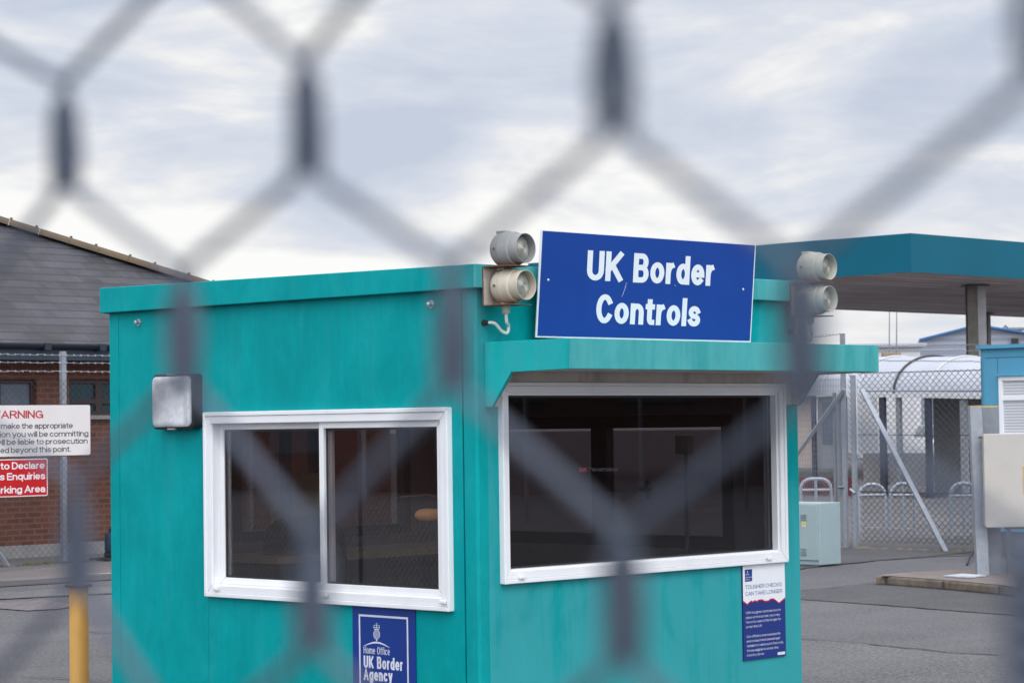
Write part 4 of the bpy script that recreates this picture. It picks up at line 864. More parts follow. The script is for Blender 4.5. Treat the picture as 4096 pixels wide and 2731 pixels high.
# ------------------------------------------------------------------ brick building at the left
WLY = 19.0
bb = thing('brick_building', (12, WLY, 0), 'brick building with hipped slate roof behind the left fence', 'building')
zp = on(1, 120, 2178, WLY).z; zg = on(1, 200, 1440, WLY).z        # plinth top, soffit
xl = 2.0; xr = on(1, 1560, 1600, WLY).x
wins = [(on(1, -260, 1560, WLY).x, on(1, 147, 1560, WLY).x, on(1, 100, 1660, WLY).z, on(1, 100, 1517, WLY).z), (on(1, 277, 1560, WLY).x, on(1, 640, 1560, WLY).x, on(1, 400, 1660, WLY).z, on(1, 400, 1517, WLY).z)]
T_ = T; T = 0.25
mb = MB(); wall(mb, (xl, WLY, 0), (1, 0, 0), xr - xl, zp, zg, [(a - xl, b - xl, c, d) for a, b, c, d in wins], (0, 1, 0)); mb.box((xl, WLY + 0.2505, zp), (xl + 0.25, WLY + 9, zg)); mb.box((xr - 0.25, WLY + 0.2505, zp), (xr, WLY + 9, zg)); mb.build('wall', M['brick'], bb)
T = T_
MB().box((xl - 0.02, WLY - 0.02, 0), (xr + 0.02, WLY + 9, zp)).build('plinth', M['plinth'], bb)
for i, (a, b, c, d) in enumerate(wins):
    mb = MB(); ring(mb, (a, WLY + 0.06, c), (1, 0, 0), (0, 0, 1), b - a, d - c, 0.05, (0, 1, 0), 0.07)
    for m_ in ([on(1, 2000 / 3.136 * 0 + 405, 1560, WLY).x] if i else [on(1, 0, 1560, WLY).x]): mb.box((m_ - 0.05, WLY + 0.0605, c + 0.05), (m_ + 0.05, WLY + 0.13, d - 0.05))
    if i: mb.box((a + 0.05, WLY + 0.0615, c + 0.16), (b - 0.05, WLY + 0.128, c + 0.22))
    wf = mb.build('window', M['brownframe'], bb)
    MB().box((a + 0.04, WLY + 0.10, c + 0.04), (b - 0.04, WLY + 0.11, d - 0.04)).build('pane', M['panedark'] if i else M['paneblind'], wf)
    MB().box((a - 0.03, WLY - 0.05, c - 0.055), (b + 0.03, WLY + 0.055, c - 0.001)).build('sill', M['plinth'], wf)
ye_ = WLY - 0.35; zeave = on(1, 200, 1372, ye_ - 0.06).z
pn = Vector((0, -math.sin(PITCH), math.cos(PITCH))); pe = Vector((0, ye_, zeave))
h0, h1 = on_plane(-700, 892 - 700 * 0.308, pe, pn), on_plane(757, 1125, pe, pn)
dirh = (h1 - h0); hend = h0 + dirh * ((ye_ - h0.y) / dirh.y)
mb = MB()
quad = [Vector((xl - 3, ye_, zeave)), hend, h0, Vector((xl - 3, h0.y, h0.z))]
mb.prism(quad, -pn * 0.05)
mb.prism([hend + Vector((0, 0, -0.01)), h0 + Vector((0, 0, -0.01)), Vector((hend.x, ye_ + 12, zeave))], (0, 0, -0.05))
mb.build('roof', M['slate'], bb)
mb = MB(); L = (hend - h0).length; dh = (hend - h0).normalized(); k = 0; s = 0.0
side = dh.cross(Vector((0, 0, 1))).normalized(); upn = side.cross(dh).normalized()
while s < L - 0.46:
    for q0, q1 in ((s, s + 0.445),):
        ringa = []
        for qq in (q0, q1):
            c0 = h0 + dh * qq
            ringa.append([c0 + side * (0.13 * math.cos(t)) + upn * (0.10 * math.sin(t) + 0.0) for t in [math.pi * j / 8 for j in range(9)]])
        n9 = 9; mb.add(ringa[0] + ringa[1], [(j, j + 1, n9 + j + 1, n9 + j) for j in range(8)] + [tuple(range(9)), tuple(range(17, 8, -1))])
    if k % 2 == 0:
        for ds in (0.02, 0.40): mb.box(h0 + dh * (s + ds) + upn * 0.09 + Vector((-0.014, -0.014, 0)), h0 + dh * (s + ds) + upn * 0.09 + Vector((0.014, 0.014, 0.035)))
    s += 0.45; k += 1
mb.build('ridge_tiles', M['ridge'], bb)
zf = on(1, 200, 1440, ye_).z; zq = on(1, 200, 1396, ye_).z
MB().box((xl - 3, ye_ + 0.0, zf), (hend.x, ye_ + 0.03, zq + 0.03)).build('fascia_board', M['fasciaboard'], bb)
MB().box((xl - 3, ye_ + 0.0305, zf + 0.005), (xr + 0.2, WLY - 0.021, zf + 0.02)).build('soffit', M['fasciaboard'], bb)
mb = MB(); gp = []
for j in range(9):
    t = math.pi + math.pi * j / 8; gp.append((0.06 * math.cos(t), 0.06 * math.sin(t)))
gp += [(0.055, 0.005), (-0.055, 0.005)]
mb.prism([Vector((xl - 3, ye_ - 0.065 + a, zq + 0.06 + b)) for a, b in gp], (hend.x - xl + 3, 0, 0))
for x, y in ((182, 1380), (402, 1380)):
    c_ = on(1, x, y, ye_ - 0.07).x; mb.box((c_ - 0.05, ye_ - 0.135, zq - 0.015), (c_ + 0.05, ye_ - 0.002, zq + 0.075))
mb.build('gutter', M['gutter'], bb)
# ------------------------------------------------------------------ left fence
LY = 17.44
lf = thing('perimeter_fence', (9.9, LY, 0), 'chain link fence with barbed wire along the brick building', 'fence')
def fence_z(y): return on(1, 200, y, LY).z
mb = MB(); chainlink_far(mb, (6.0, LY, 0), (1, 0, 0), 8.0, 0.03, fence_z(1519), 0.095, 0.09, 0.0020, (0, 1, 0), 3); mb.build('wire_mesh', M['bgwire'], lf)
for x in (9.87, 12.9, 6.9):
    MB().box((x - 0.032, LY + 0.01, 0), (x + 0.032, LY + 0.07, fence_z(1404))).build('post', M['steel'], lf)
for y in (1416, 1447, 1482):
    z = fence_z(y) - 0.01; pts = []; mb = MB(); x = 6.0
    while x < 14:
        pts.append((x, LY + random.uniform(-0.004, 0.004), z + random.uniform(-0.008, 0.008))); x += 0.06
    mb.tube(pts, 0.0026, 4, False)
    x = 6.05
    while x < 14:
        for a in (0.5, 2.2): mb.tube([(x - 0.014 * math.cos(a), LY, z - 0.018 * math.sin(a)), (x + 0.014 * math.cos(a), LY, z + 0.018 * math.sin(a))], 0.003, 3, False)
        x += 0.11
    mb.build('barbed_wire', M['barbed'], lf)
a = on(1, 42, 2276, LY - 0.1); b = on(1, -130, 2000, LY - 0.1)
MB().tube([(a.x, LY - 0.05, 0), (b.x, LY - 0.02, b.z)], 0.03, 4).build('brace', M['steel'], lf)
mb = MB(); x = 6.0
while x < 13.5:
    r = random.uniform(0.03, 0.09); yy = LY + random.uniform(-0.12, 0.1); mb.lathe([(0.0, r), (r * 0.22, r * 0.8), (r * 0.36, r * 0.3), (r * 0.4, 0)], (x, yy, 0), (0, 0, 1), 7); x += random.uniform(0.03, 0.14)
kind(mb.build('moss', M['moss'], smooth=True), 'stuff', 'moss along the foot of the left fence')
# grey drum by the fence, mostly hidden by the booth
gx = on(2, 470, 2238, 0.0); gd = thing('grey_drum', gx, 'grey lidded drum on a dark rubber foot half hidden behind the booth', 'drum')
mb = MB(); mb.lathe([(0.03, 0.0), (0.03, 0.16), (0.06, 0.17), (0.10, 0.17)], gx, (0, 0, 1), 20); mb.box(gx + Vector((-0.30, -0.2, 0)), gx + Vector((0.30, 0.2, 0.035))); mb.build('foot', M['tyre'], gd)
mb = MB(); mb.lathe([(0.1005, 0.0), (0.1005, 0.155), (0.13, 0.165), (0.30, 0.165), (0.34, 0.15), (0.36, 0.10), (0.36, 0.0)], gx, (0, 0, 1), 24); mb.build('body', M['fasciaboard'], gd, True)
mb = MB(); mb.lathe([(0.3605, 0.0), (0.3605, 0.105), (0.40, 0.105), (0.43, 0.08), (0.44, 0)], gx, (0, 0, 1), 24); mb.build('lid', M['gutter'], gd, True)
# ------------------------------------------------------------------ big canopy behind
D0 = 64.0
cb = at(3645, 1088, D0); ct = at(3645, 932, D0); CX, CY, CZ0, CZ1 = cb.x, cb.y, cb.z, ct.z
cyl = on(0, 2112, 1062, CX).y; cxr = CX + 45
cbk = on(2, 3700, 1270, CZ0).y
cn = thing('canopy', (CX + 5, CY + 8, 0), 'large flat blue canopy on steel columns behind the booth', 'canopy')
MB().box((CX, CY, CZ0), (CX + 0.05, cyl, CZ1)).build('fascia', M['canopyblue'], cn)
MB().box((CX + 0.0505, CY, CZ0), (cxr, CY + 0.05, CZ1)).build('fascia', M['canopyblue'], cn)
MB().box((CX + 0.0505, CY + 0.0505, CZ0 + 0.03), (cxr, cyl, CZ0 + 0.08)).build('soffit', M['soffit'], cn)
MB().box((CX + 0.0505, CY + 0.0505, CZ1 - 0.15), (cxr, cyl, CZ1 - 0.05)).build('roof', M['columnside'], cn)
MB().box((CX + 0.0505, cyl - 0.05, CZ0 - 0.0), (cxr, cyl + 0.0, CZ0 + 0.029)).build('edge_strip', M['columnside'], cn)
def hcolumn(px0, px1, pytop, label=None):
    p = on(2, (px0 + px1) / 2, pytop, CZ0); d = (p - CAM).dot(FWD); w = (px1 - px0) / F * d
    root_w = w * 0.62
    mb = MB(); u = Vector((0.70, -0.71, 0)); v = Vector((0.71, 0.70, 0)); zt = CZ0 + 0.029 - 0
    b0 = Vector((p.x, p.y, 0)) - u * w / 2
    mb.obox(b0, u * (w * 0.56), v * 0.02, (0, 0, zt)); mb.obox(b0 + v * 0.30, u * (w * 0.9), v * 0.02, (0, 0, zt))
    o = mb.build('column', M['columnsteel'], cn)
    mb = MB(); mb.obox(b0 + u * (w * 0.565), u * (w * 0.44), v * 0.28, (0, 0, zt)); mb.build('column_face', M['columnside'], o)
    mb = MB(); mb.obox(b0 - u * 0.12 - v * 0.1 + Vector((0, 0, CZ0 - 0.03)), u * (w + 0.24), v * 0.5, (0, 0, 0.028)); mb.build('cap_plate', M['columnsteel'], o)
hcolumn(3868, 3942, 1140)
hcolumn(3936, 3962, 1252)
# ------------------------------------------------------------------ far buildings
wh = thing('warehouse', at(3900, 1680, 130) * 1.0, 'distant grey clad warehouse with blue roof trim', 'warehouse')
LOC[wh.name] = wh.location.copy()
WD = 130.0
F2_, R2_ = Vector((FWD.x, FWD.y, 0)).normalized(), Vector((RIGHT.x, RIGHT.y, 0)).normalized()
P = [at(3672, 1362, WD), at(3905, 1303, WD), at(4420, 1385, WD)]
gl = [Vector((P[0].x, P[0].y, 0)), P[0], P[1], P[2], Vector((P[2].x, P[2].y, 0))]
mb = MB(); mb.prism(gl, (F2_ + R2_ * 0.3) * 40); mb.build('wall', M['cladding'], wh)
mb = MB()
for a, b in ((P[0], P[1]), (P[1], P[2])):
    a = a - FWD * 0.35; b = b - FWD * 0.35; mb.prism([a, b, b + Vector((0, 0, 0.10)), a + Vector((0, 0, 0.10))], (F2_ + R2_ * 0.3) * 40)
mb.build('roof', M['bluetrim'], wh)
q = at(4060, 1367, WD - 0.3); MB().obox(q + Vector((0, 0, -0.15)) - RIGHT * 0.15, RIGHT * 0.34, Vector((0, 0, 0.34)), FWD * 0.2).build('window', M['black'], wh)
mb = MB(); a, b = at(4040, 1316, WD + 5), at(4300, 1312, WD + 5); mb.tube([a, b], 0.10, 8); a = at(4012, 1318, WD + 5); mb.tube([a + Vector((0, 0, -1.5)), a + Vector((0, 0, 0.05)), a + RIGHT * 0.12 + Vector((0, 0, 0.2)), a + RIGHT * 0.35], 0.08, 8)
mb.build('roof_pipe', M['plinth'], wh)
def slab_building(px0, px1, ytop, d, depth, m, name, label, cat, roofm=None):
    a, b = at(px0, ytop, d), at(px1, ytop, d); a0, b0 = Vector((a.x, a.y, 0)), Vector((b.x, b.y, 0)); zt = (a.z + b.z) / 2
    r = thing(name, (a0 + b0) / 2, label, cat); u = b0 - a0; v = Vector((-u.y, u.x, 0)).normalized(); v = v if v.dot(FWD) > 0 else -v
    MB().obox(a0, u, v * depth, (0, 0, zt)).build('wall', m, r)
    MB().obox(a0 - u.normalized() * 0.3 - v * 0.3 + Vector((0, 0, zt + 0.001)), u + u.normalized() * 0.6, v * (depth + 0.6), (0, 0, 0.18)).build('roof', roofm or m, r)
    return r
slab_building(3420, 3680, 1388, 125, 12, M['farwhite'], 'white_building', 'distant white flat roofed building left of the warehouse', 'building', M['whiteroof'])
hb = slab_building(3505, 3660, 1450, 104, 6, M['farwhite'], 'low_hut', 'low flat roofed hut with stone chimney behind the curved walkway', 'hut', M['rib'])
a, b = at(3535, 1452, 103.5), at(3604, 1410, 103.5); MB().obox((a.x, a.y, a.z), Vector((b.x - a.x, b.y - a.y, 0)), FWD * 0.6, (0, 0, b.z - a.z)).build('chimney', M['stonebrick'], hb)
for px, lab in ((3557, 'thin far radio mast, left one of two'), (3586, 'thin far radio mast, right one of two')):
    a = at(px, 1440, 118); t = at(px + 1, 1210, 118)
    tag(MB().tube([(a.x, a.y, 0), (a.x, a.y, a.z), (t.x, t.y, t.z)], [0.05, 0.04, 0.02], 6).build('radio_mast', M['steel2']), lab, 'mast', 'radio masts behind the walkway')
# ------------------------------------------------------------------ curved roof walkway
e0, e1 = at(3230, 1566, 55.0), at(3900, 1577, 51.0); ext = e1 - e0; e0 = e0 - ext * 0.6; e1 = e1 + ext * 0.25
ax = e1 - e0; AL = ax.length; ax.normalize(); axh = Vector((ax.x, ax.y, 0)).normalized(); sd_ = Vector((-axh.y, axh.x, 0)); sd_ = sd_ if sd_.dot(FWD) > 0 else -sd_
HWD, RISE = 1.25, 0.80
wk = thing('covered_walkway', ((e0 + e1) / 2).xy.to_3d(), 'covered walkway with white barrel roof beyond the gate', 'walkway')
def along(px):      # distance along the walkway front for a photo column
    d = ray(px, 1700); r = Vector((e0.x - CAM.x, e0.y - CAM.y)); return (r.y * d.x - r.x * d.y) / (ax.x * d.y - ax.y * d.x)
def arc(o, k=16, lift=0.0): return [o + sd_ * (HWD - (HWD + lift) * math.cos(math.pi * j / k)) + Vector((0, 0, (RISE + lift) * math.sin(math.pi * j / k))) for j in range(k + 1)]
mb = MB(); A = arc(e0); B = arc(e1); n = len(A); mb.add(A + B, [(j, j + 1, n + j + 1, n + j) for j in range(n - 1)]); o = mb.build('roof', M['whiteroof'], wk, True)
for px_, mt, r_ in ((3440, 'farwhite', 0.02), (3580, 'rib', 0.03), (3720, 'farwhite', 0.02), (3290, 'farwhite', 0.02)):
    MB().tube(arc(e0 + ax * along(px_), 16, 0.02), r_, 6).build('rib', M[mt], wk)
MB().obox(e0 + Vector((0, 0, -0.09)) - sd_ * 0.08, ax * AL, sd_ * 0.1, (0, 0, 0.09)).build('gutter', M['farwhite'], wk)
def wbox(px0, px1, off, thick, z0, z1, mt, name, parent=None):
    p = e0 + ax * along(px0); q = e0 + ax * along(px1); zt = (p.z + q.z) / 2 - 0.095; p.z = q.z = 0
    return MB().obox(p + sd_ * off + Vector((0, 0, z0)), q - p, sd_ * thick, (0, 0, (zt if z1 is None else z1) - z0)).build(name, M[mt], parent or wk)
for px, w, mt in ((3252, 12, 'navypost'), (3346, 14, 'greypanel'), (3527, 20, 'navypost'), (3592, 16, 'greypanel'), (3706, 14, 'navypost'), (3717, 6, 'bluepost'), (3852, 24, 'greypanel')):
    wbox(px - w / 2, px + w / 2, 0.0, 0.08, 0.0, None, mt, 'post')
wbox(3140, 3245, 0.1, 0.05, 0.62, None, 'pinkwall', 'side_panel'); o = wbox(3260, 3372, 0.1, 0.05, 0.62, None, 'greypanel', 'side_panel')
wbox(3278, 3338, 0.085, 0.01, 1.15, 2.1, 'paneblind', 'window', o); wbox(3140, 3400, 0.11, 0.05, 0.0, 0.42, 'darkred', 'base_panel')
wbox(3440, 3650, 2.35, 0.05, 0.0, None, 'backpanel', 'side_panel'); wbox(3590, 3650, 2.33, 0.01, 1.1, 1.75, 'paneblind', 'window')
wbox(3437, 3700, 0.1, 0.04, 0.25, 0.95, 'plinth', 'low_panel')
# ------------------------------------------------------------------ background beyond the gate: hedge, car, marker
hg = MB(); hb0, hb1 = at(3640, 1750, 240), at(4050, 1750, 240); random.seed(3)
for i in range(2600):
    t = random.random(); hgt = 3.5 + 0.5 * math.sin(t * 17) + 0.3 * math.sin(t * 41); c = hb0.lerp(hb1, t) + FWD * random.uniform(0, 2.5)
    c.z = hgt * random.random() ** 0.8; d1 = Vector((random.gauss(0, 1), random.gauss(0, 1), random.gauss(0, 1))).normalized() * random.uniform(0.2, 0.5); d2 = Vector((random.gauss(0, 1), random.gauss(0, 1), random.gauss(0, 1))).normalized() * 0.32
    hg.sheet([c - d1, c - d2, c + d1, c + d2])
tag(hg.build('hedge', M['leaf']), 'dark distant hedge seen through the gate mesh', 'hedge')
slab_building(3740, 4060, 1572, 275, 12, M['farwhite'], 'far_house', 'pale far building above the hedge', 'building', M['plinth'])
# end-on white car
cc = on(2, 3795, 1843, 0.0); dcar = (cc - CAM).dot(FWD)
R2 = Vector((RIGHT.x, RIGHT.y, 0)).normalized(); F2 = Vector((FWD.x, FWD.y, 0)).normalized(); Z = Vector((0, 0, 1))
car = thing('parked_car', cc, 'white car seen end on far beyond the gate', 'car')
def carp(r, f, z): return cc + R2 * r + F2 * f + Z * z
def carloft(name, secs, m, par):
    mb = MB(); rings = []
    for f, hw, z0_, z1_, tw in secs: rings.append([carp(-hw, f, z0_), carp(hw, f, z0_), carp(hw, f, (z0_ + z1_) / 2), carp(hw * tw, f, z1_), carp(-hw * tw, f, z1_), carp(-hw, f, (z0_ + z1_) / 2)])
    n = 6; fs = [tuple(range(n))[::-1]]
    for i in range(len(rings) - 1): fs += [(i * n + k, i * n + (k + 1) % n, (i + 1) * n + (k + 1) % n, (i + 1) * n + k) for k in range(n)]
    fs.append(tuple((len(rings) - 1) * n + k for k in range(n))); mb.add([p for r in rings for p in r], fs); return mb.build(name, m, par, bevel=0.04)
carloft('body', [(0, 0.80, 0.25, 0.72, 0.92), (0.15, 0.86, 0.2, 0.85, 0.93), (1.2, 0.88, 0.2, 0.95, 0.93), (3.9, 0.87, 0.2, 0.95, 0.93), (4.2, 0.8, 0.25, 0.8, 0.9)], M['carwhite'], car)
carloft('cabin', [(1.15, 0.78, 0.951, 0.99, 0.95), (1.9, 0.74, 0.951, 1.42, 0.85), (3.4, 0.74, 0.951, 1.42, 0.85), (4.0, 0.76, 0.951, 1.0, 0.95)], M['carglass'], car)
carloft('roof', [(1.9, 0.64, 1.421, 1.46, 0.9), (3.4, 0.64, 1.421, 1.46, 0.9)], M['carwhite'], car)
for r in (-0.7, 0.7):
    for f in (0.8, 3.4):
        mb = MB(); mb.lathe([(-0.09, 0.0), (-0.09, 0.28), (0.09, 0.28), (0.09, 0.0)], carp(r, f, 0.28), R2, 18); mb.build('wheel', M['tyre'], car)
    MB().obox(carp(r - 0.12, -0.012, 0.55), R2 * 0.24, Z * 0.12, F2 * 0.01).build('headlight', M['signwhite'], car)
MB().obox(carp(-0.5, -0.016, 0.28), R2 * 1.0, Z * 0.12, F2 * 0.014).build('grille', M['tyre'], car)
om = on(2, 3837, 1762, 0.0); mk = thing('marker_post', om, 'orange and white road marker post in front of the far hedge', 'marker post'); dm = (om - CAM).dot(FWD); s = dm / F
for i, (y0, y1, m) in enumerate(((1762, 1742, 'orange'), (1742, 1718, 'signwhite'), (1718, 1702, 'orange'))):
    MB().lathe([((1762 - y0) * s + 0.001, 0.0), ((1762 - y0) * s + 0.001, 5 * s), ((1762 - y1) * s, 5 * s), ((1762 - y1) * s, 0)], om, (0, 0, 1), 12).build('band', M[m], mk)
rb = on(2, 3878, 1845, 0.0); rbx = thing('red_barrel', rb, 'faded red barrel beside the far white car', 'barrel'); s = (rb - CAM).dot(FWD) / F
mb = MB(); mb.lathe([(0, 11 * s), (10 * s, 12 * s), (24 * s, 11.5 * s), (40 * s, 11 * s), (45 * s, 9 * s), (45 * s, 0)], rb, (0, 0, 1), 18); mb.build('drum', M['terracotta'], rbx, True)
MB().lathe([(45.2 * s, 0.0), (45.2 * s, 4 * s), (50 * s, 4 * s), (50 * s, 0)], rb, (0, 0, 1), 12).build('lid', M['signwhite'], rbx)
# ------------------------------------------------------------------ gate and mesh fence at the right
gp_ = on(2, 3385, 2190, 0.0); GX = gp_.x
gt = thing('mesh_gate', (GX, 10, 0), 'tall steel mesh gate with diagonal braces beyond the booth', 'gate')
gz = lambda x, y: on(0, x, y, GX)
def gpost(x0, x1, ytop, m, base=0.0, nm='post', dx=0.0):
    xm = (x0 + x1) / 2; a = gz(xm, 2195); w = abs(gz(x1, 2000).y - gz(x0, 2000).y); zt = gz(xm, ytop).z
    MB().box((GX - 0.02 + dx, a.y - w * 0.32, base), (GX + 0.02 + dx, a.y + w * 0.32, zt)).build(nm, M[m], gt)
gpost(3374, 3397, 1333, 'steel'); gpost(3412, 3436, 1500, 'steel'); gpost(3341, 3354, 1570, 'steel2', 0, 'upright')
ztop = gz(3560, 1486).z; yA = gz(3438, 2000).y; yB = gz(3960, 2000).y
mb = MB(); chainlink_far(mb, (GX, yA, 0), (0, -1, 0), yA - yB + 2.5, 0.03, ztop, 0.095, 0.09, 0.0036, (1, 0, 0), 4); mb.build('wire_mesh', M['bgwire'], gt)
mb = MB(); chainlink_far(mb, (GX + 0.02, gz(3397, 2000).y, 0), (0, -1, 0), gz(3397, 2000).y - gz(3412, 2000).y + 0.07, 0.03, ztop, 0.05, 0.08, 0.0026, (1, 0, 0), 4); mb.build('wire_mesh', M['bgwire'], gt)
def gbar(a, b, w, m, nm, dx):
    A, B = on(0, *a, GX + dx), on(0, *b, GX + dx); MB().tube([A, B], w, 4).build(nm, M[m], gt)
gbar((3448, 1558), (3792, 2222), 0.040, 'steel', 'brace', -0.06); gbar((3376, 1556), (3150, 1870), 0.032, 'steel', 'brace', -0.06)
gbar((3437, 1563), (3925, 1563), 0.012, 'steel', 'rail', 0.0); gbar((3437, 1965), (3925, 1975), 0.006, 'bgwire', 'tension_wire', 0.0); gbar((3437, 1738), (3925, 1740), 0.005, 'bgwire', 'tension_wire', 0.0); gbar((3437, 1492), (3925, 1480), 0.005, 'bgwire', 'tension_wire', 0.0)
gbar((3354, 1948), (3376, 1948), 0.02, 'steel2', 'latch', -0.02); gbar((3400, 1955), (3420, 1972), 0.02, 'steel', 'latch', -0.04)
# welded mesh panel left of the gate post
wm = MB(); y1_ = gz(3376, 2000).y; y2_ = gz(3060, 2000).y; zt = gz(3300, 1512).z
y = y1_
while y < y2_: wm.box((GX - 0.002, y - 0.0018, 0.05), (GX + 0.002, y + 0.0018, zt)); y += 0.027
z = 0.1
while z < zt: wm.box((GX + 0.0025, y1_, z - 0.002), (GX + 0.006, y2_, z + 0.002)); z += 0.075
wm.build('weld_mesh', M['steel2'], gt)
for ys in ((1383, 1378), (1408, 1400), (1441, 1446)):
    A, B = gz(3396, ys[0]), gz(3960, ys[1]); mb = MB(); mb.tube([A.lerp(B, k / 40) + Vector((0, 0, random.uniform(-0.006, 0.006))) for k in range(41)], 0.004, 4, False)
    for k in range(1, 38): q = A.lerp(B, k / 38); mb.tube([q + Vector((0, -0.015, -0.015)), q + Vector((0, 0.015, 0.015))], 0.003, 3, False)
    mb.build('barbed_wire', M['steel2'], gt)
A, B = gz(3374, 1335), gz(3100, 1352); mb = MB(); mb.tube([A.lerp(B, k / 30) + Vector((0, 0, -0.02 * math.sin(3.14 * k / 30) + random.uniform(-0.005, 0.005))) for k in range(31)], 0.004, 4, False)
for k in range(1, 20): q = A.lerp(B, k / 20); mb.tube([q + Vector((0, -0.015, -0.015)), q + Vector((0, 0.015, 0.015))], 0.003, 3, False)
mb.build('barbed_wire', M['steel2'], gt)
random.seed(11); mb = MB(); y = yB - 0.5
while y < y1_ + 0.3:
    r = random.uniform(0.03, 0.08); mb.lathe([(0.0, r), (r * 0.22, r * 0.8), (r * 0.36, r * 0.3), (r * 0.4, 0)], (GX + random.uniform(-0.1, 0.08), y, 0), (0, 0, 1), 7); y += random.uniform(0.02, 0.12)
kind(mb.build('moss', M['kerb'], smooth=True), 'stuff', 'brown moss and litter along the foot of the gate')
# ------------------------------------------------------------------ guard rails beyond the gate
def hoop(px0, px1, ytop, ybase, label, mid=True):
    d = 1.65 * F / (ybase - 1684); a, b = at(px0, ybase, d), at(px1, ybase, d); a.z = b.z = 0; zt = at(px0, ytop, d).z
    r = thing('hoop_barrier', (a + b) / 2, label, 'barrier', 'tubular guard rails beyond the gate'); rad = 0.16; u = (b - a).normalized(); w = (b - a).length
    pts = [a, a + Vector((0, 0, zt - rad))] + [a + u * (rad - rad * math.cos(t)) + Vector((0, 0, zt - rad + rad * math.sin(t))) for t in (0.4, 0.8, 1.2, 1.57)]
    pts += [b - u * (rad - rad * math.cos(t)) + Vector((0, 0, zt - rad + rad * math.sin(t))) for t in (1.57, 1.2, 0.8, 0.4)] + [b + Vector((0, 0, zt - rad)), b]
    MB().tube(pts, 0.03, 8).build('hoop', M['steel'], r, True)
    MB().tube([a + Vector((0, 0, zt * 0.78)), b + Vector((0, 0, zt * 0.78))], 0.022, 8).build('rail', M['steel'], r)
    if mid: c = (a + b) / 2; MB().tube([c, c + Vector((0, 0, zt * 0.98))], 0.024, 8).build('upright', M['steel'], r)
hoop(3205, 3327, 1916, 2110, 'hoop topped guard rail behind the pale cabinet')
hoop(3806, 3912, 1934, 2158, 'hoop topped guard rail beyond the gate next to the tall grey post')
hoop(3566, 3662, 1934, 2146, 'hoop topped guard rail behind the diagonal brace of the gate')
hoop(3440, 3542, 1938, 2128, 'hoop topped guard rail beyond the gate, nearest the hinge post', False)
# ------------------------------------------------------------------ green-grey street cabinet
cM = on(2, 3281, 2267, 0.0); cR = on(2, 3365, 2260, 0.0); dM = (cM - CAM).dot(FWD); zc = at(3270.5, 2012, dM).z
uR = (cR - cM); uR = Vector((0, -uR.length, 0)) if False else uR
uL = Vector((uR.y, -uR.x, 0)).normalized(); uL = uL if uL.dot(RIGHT) < 0 else -uL
wL = 0.62
sc_ = thing('street_cabinet', cM, 'pale green metal cabinet with louvres at the right edge of the booth', 'cabinet')
MB().obox(cM + Vector((0, 0, 0.02)), uR, uL * wL, (0, 0, zc - 0.02)).build('body', M['cabinet'], sc_, bevel=0.008)
MB().obox(cM + uR * 0.05 + uL * 0.05, uR * 0.9, uL * (wL - 0.1), (0, 0, 0.0195)).build('base', M['cabinetside'], sc_)
un = -uR.normalized()
dr = MB().obox(cM + uL * 0.012 + Vector((0, 0, 0.075)), uL * (wL - 0.03), un * 0.018, (0, 0, zc - 0.09)).build('door', M['cabinet'], sc_, bevel=0.004)
def cpx(x, y): return on_plane(3180 + x / 3.647, 1850 + y / 3.647, cM + un * 0.018, un)
for y in (752, 788, 824, 1248, 1290, 1326):
    a, b = cpx(88, y), cpx(165, y + 2); MB().obox(a + Vector((0, 0, -0.012)), b - a, Vector((0, 0, 0.012)), un * 0.012).build('louvre', M['cabinetside'], dr)
a, b = cpx(100, 935), cpx(156, 850); MB().obox(a, Vector((b.x - a.x, b.y - a.y, 0)), Vector((0, 0, b.z - a.z)), un * 0.002).build('hazard_label', M['label'], dr)
a, b, c_ = cpx(112, 905), cpx(144, 907), cpx(128, 862); MB().sheet([a + un * 0.003, b + un * 0.003, c_ + un * 0.003]).build('hazard_triangle', M['ypaint'], dr)
# ------------------------------------------------------------------ kerbed island with equipment at the right
IZ = 0.095
top = [(3502, 2302), (3530, 2293), (3640, 2285), (3800, 2276), (4450, 2276), (4450, 2420), (4300, 2384), (4010, 2340), (3760, 2318), (3545, 2302)]
TP = [on(2, x, y, IZ) for x, y in top]; cen = sum(TP, Vector()) / len(TP)
kind(MB().prism([p + Vector((0, 0, -IZ)) for p in TP], (0, 0, IZ - 0.004)).build('traffic_island', M['kerb'], bevel=0.02), 'structure', 'kerb stones edging the raised island')
kind(MB().sheet([cen.lerp(p, 0.94) + Vector((0, 0, 0.001)) for p in TP][::-1]).build('pavement', M['islandtop']), 'structure', 'concrete top of the raised island')
for (x, y), i in (((3547, 2302.3), 9), ((3775, 2319.5), 8), ((4002, 2339), 7)):
    a = on(2, x, y, IZ); ed = (TP[i] - TP[i - 1]); ed.z = 0; ed.normalize(); nn = Vector((-ed.y, ed.x, 0)); nn = nn if nn.dot(cen - a) > 0 else -nn
    kind(MB().obox(a - nn * 0.02 - ed * 0.006 + Vector((0, 0, -IZ + 0.002)), ed * 0.012, nn * 0.03, (0, 0, IZ - 0.012)).build('kerb_joint', M['seam']), 'structure', 'dark joint between kerb stones')
cv = [on(2, x, y, IZ + 0.006) for x, y in ((3775, 2305), (3850, 2297), (3945, 2303), (3880, 2311))]
tag(MB().prism(cv, (0, 0, 0.012)).build('access_cover', M['pad']), 'pale flat access cover on the kerbed island', 'cover')
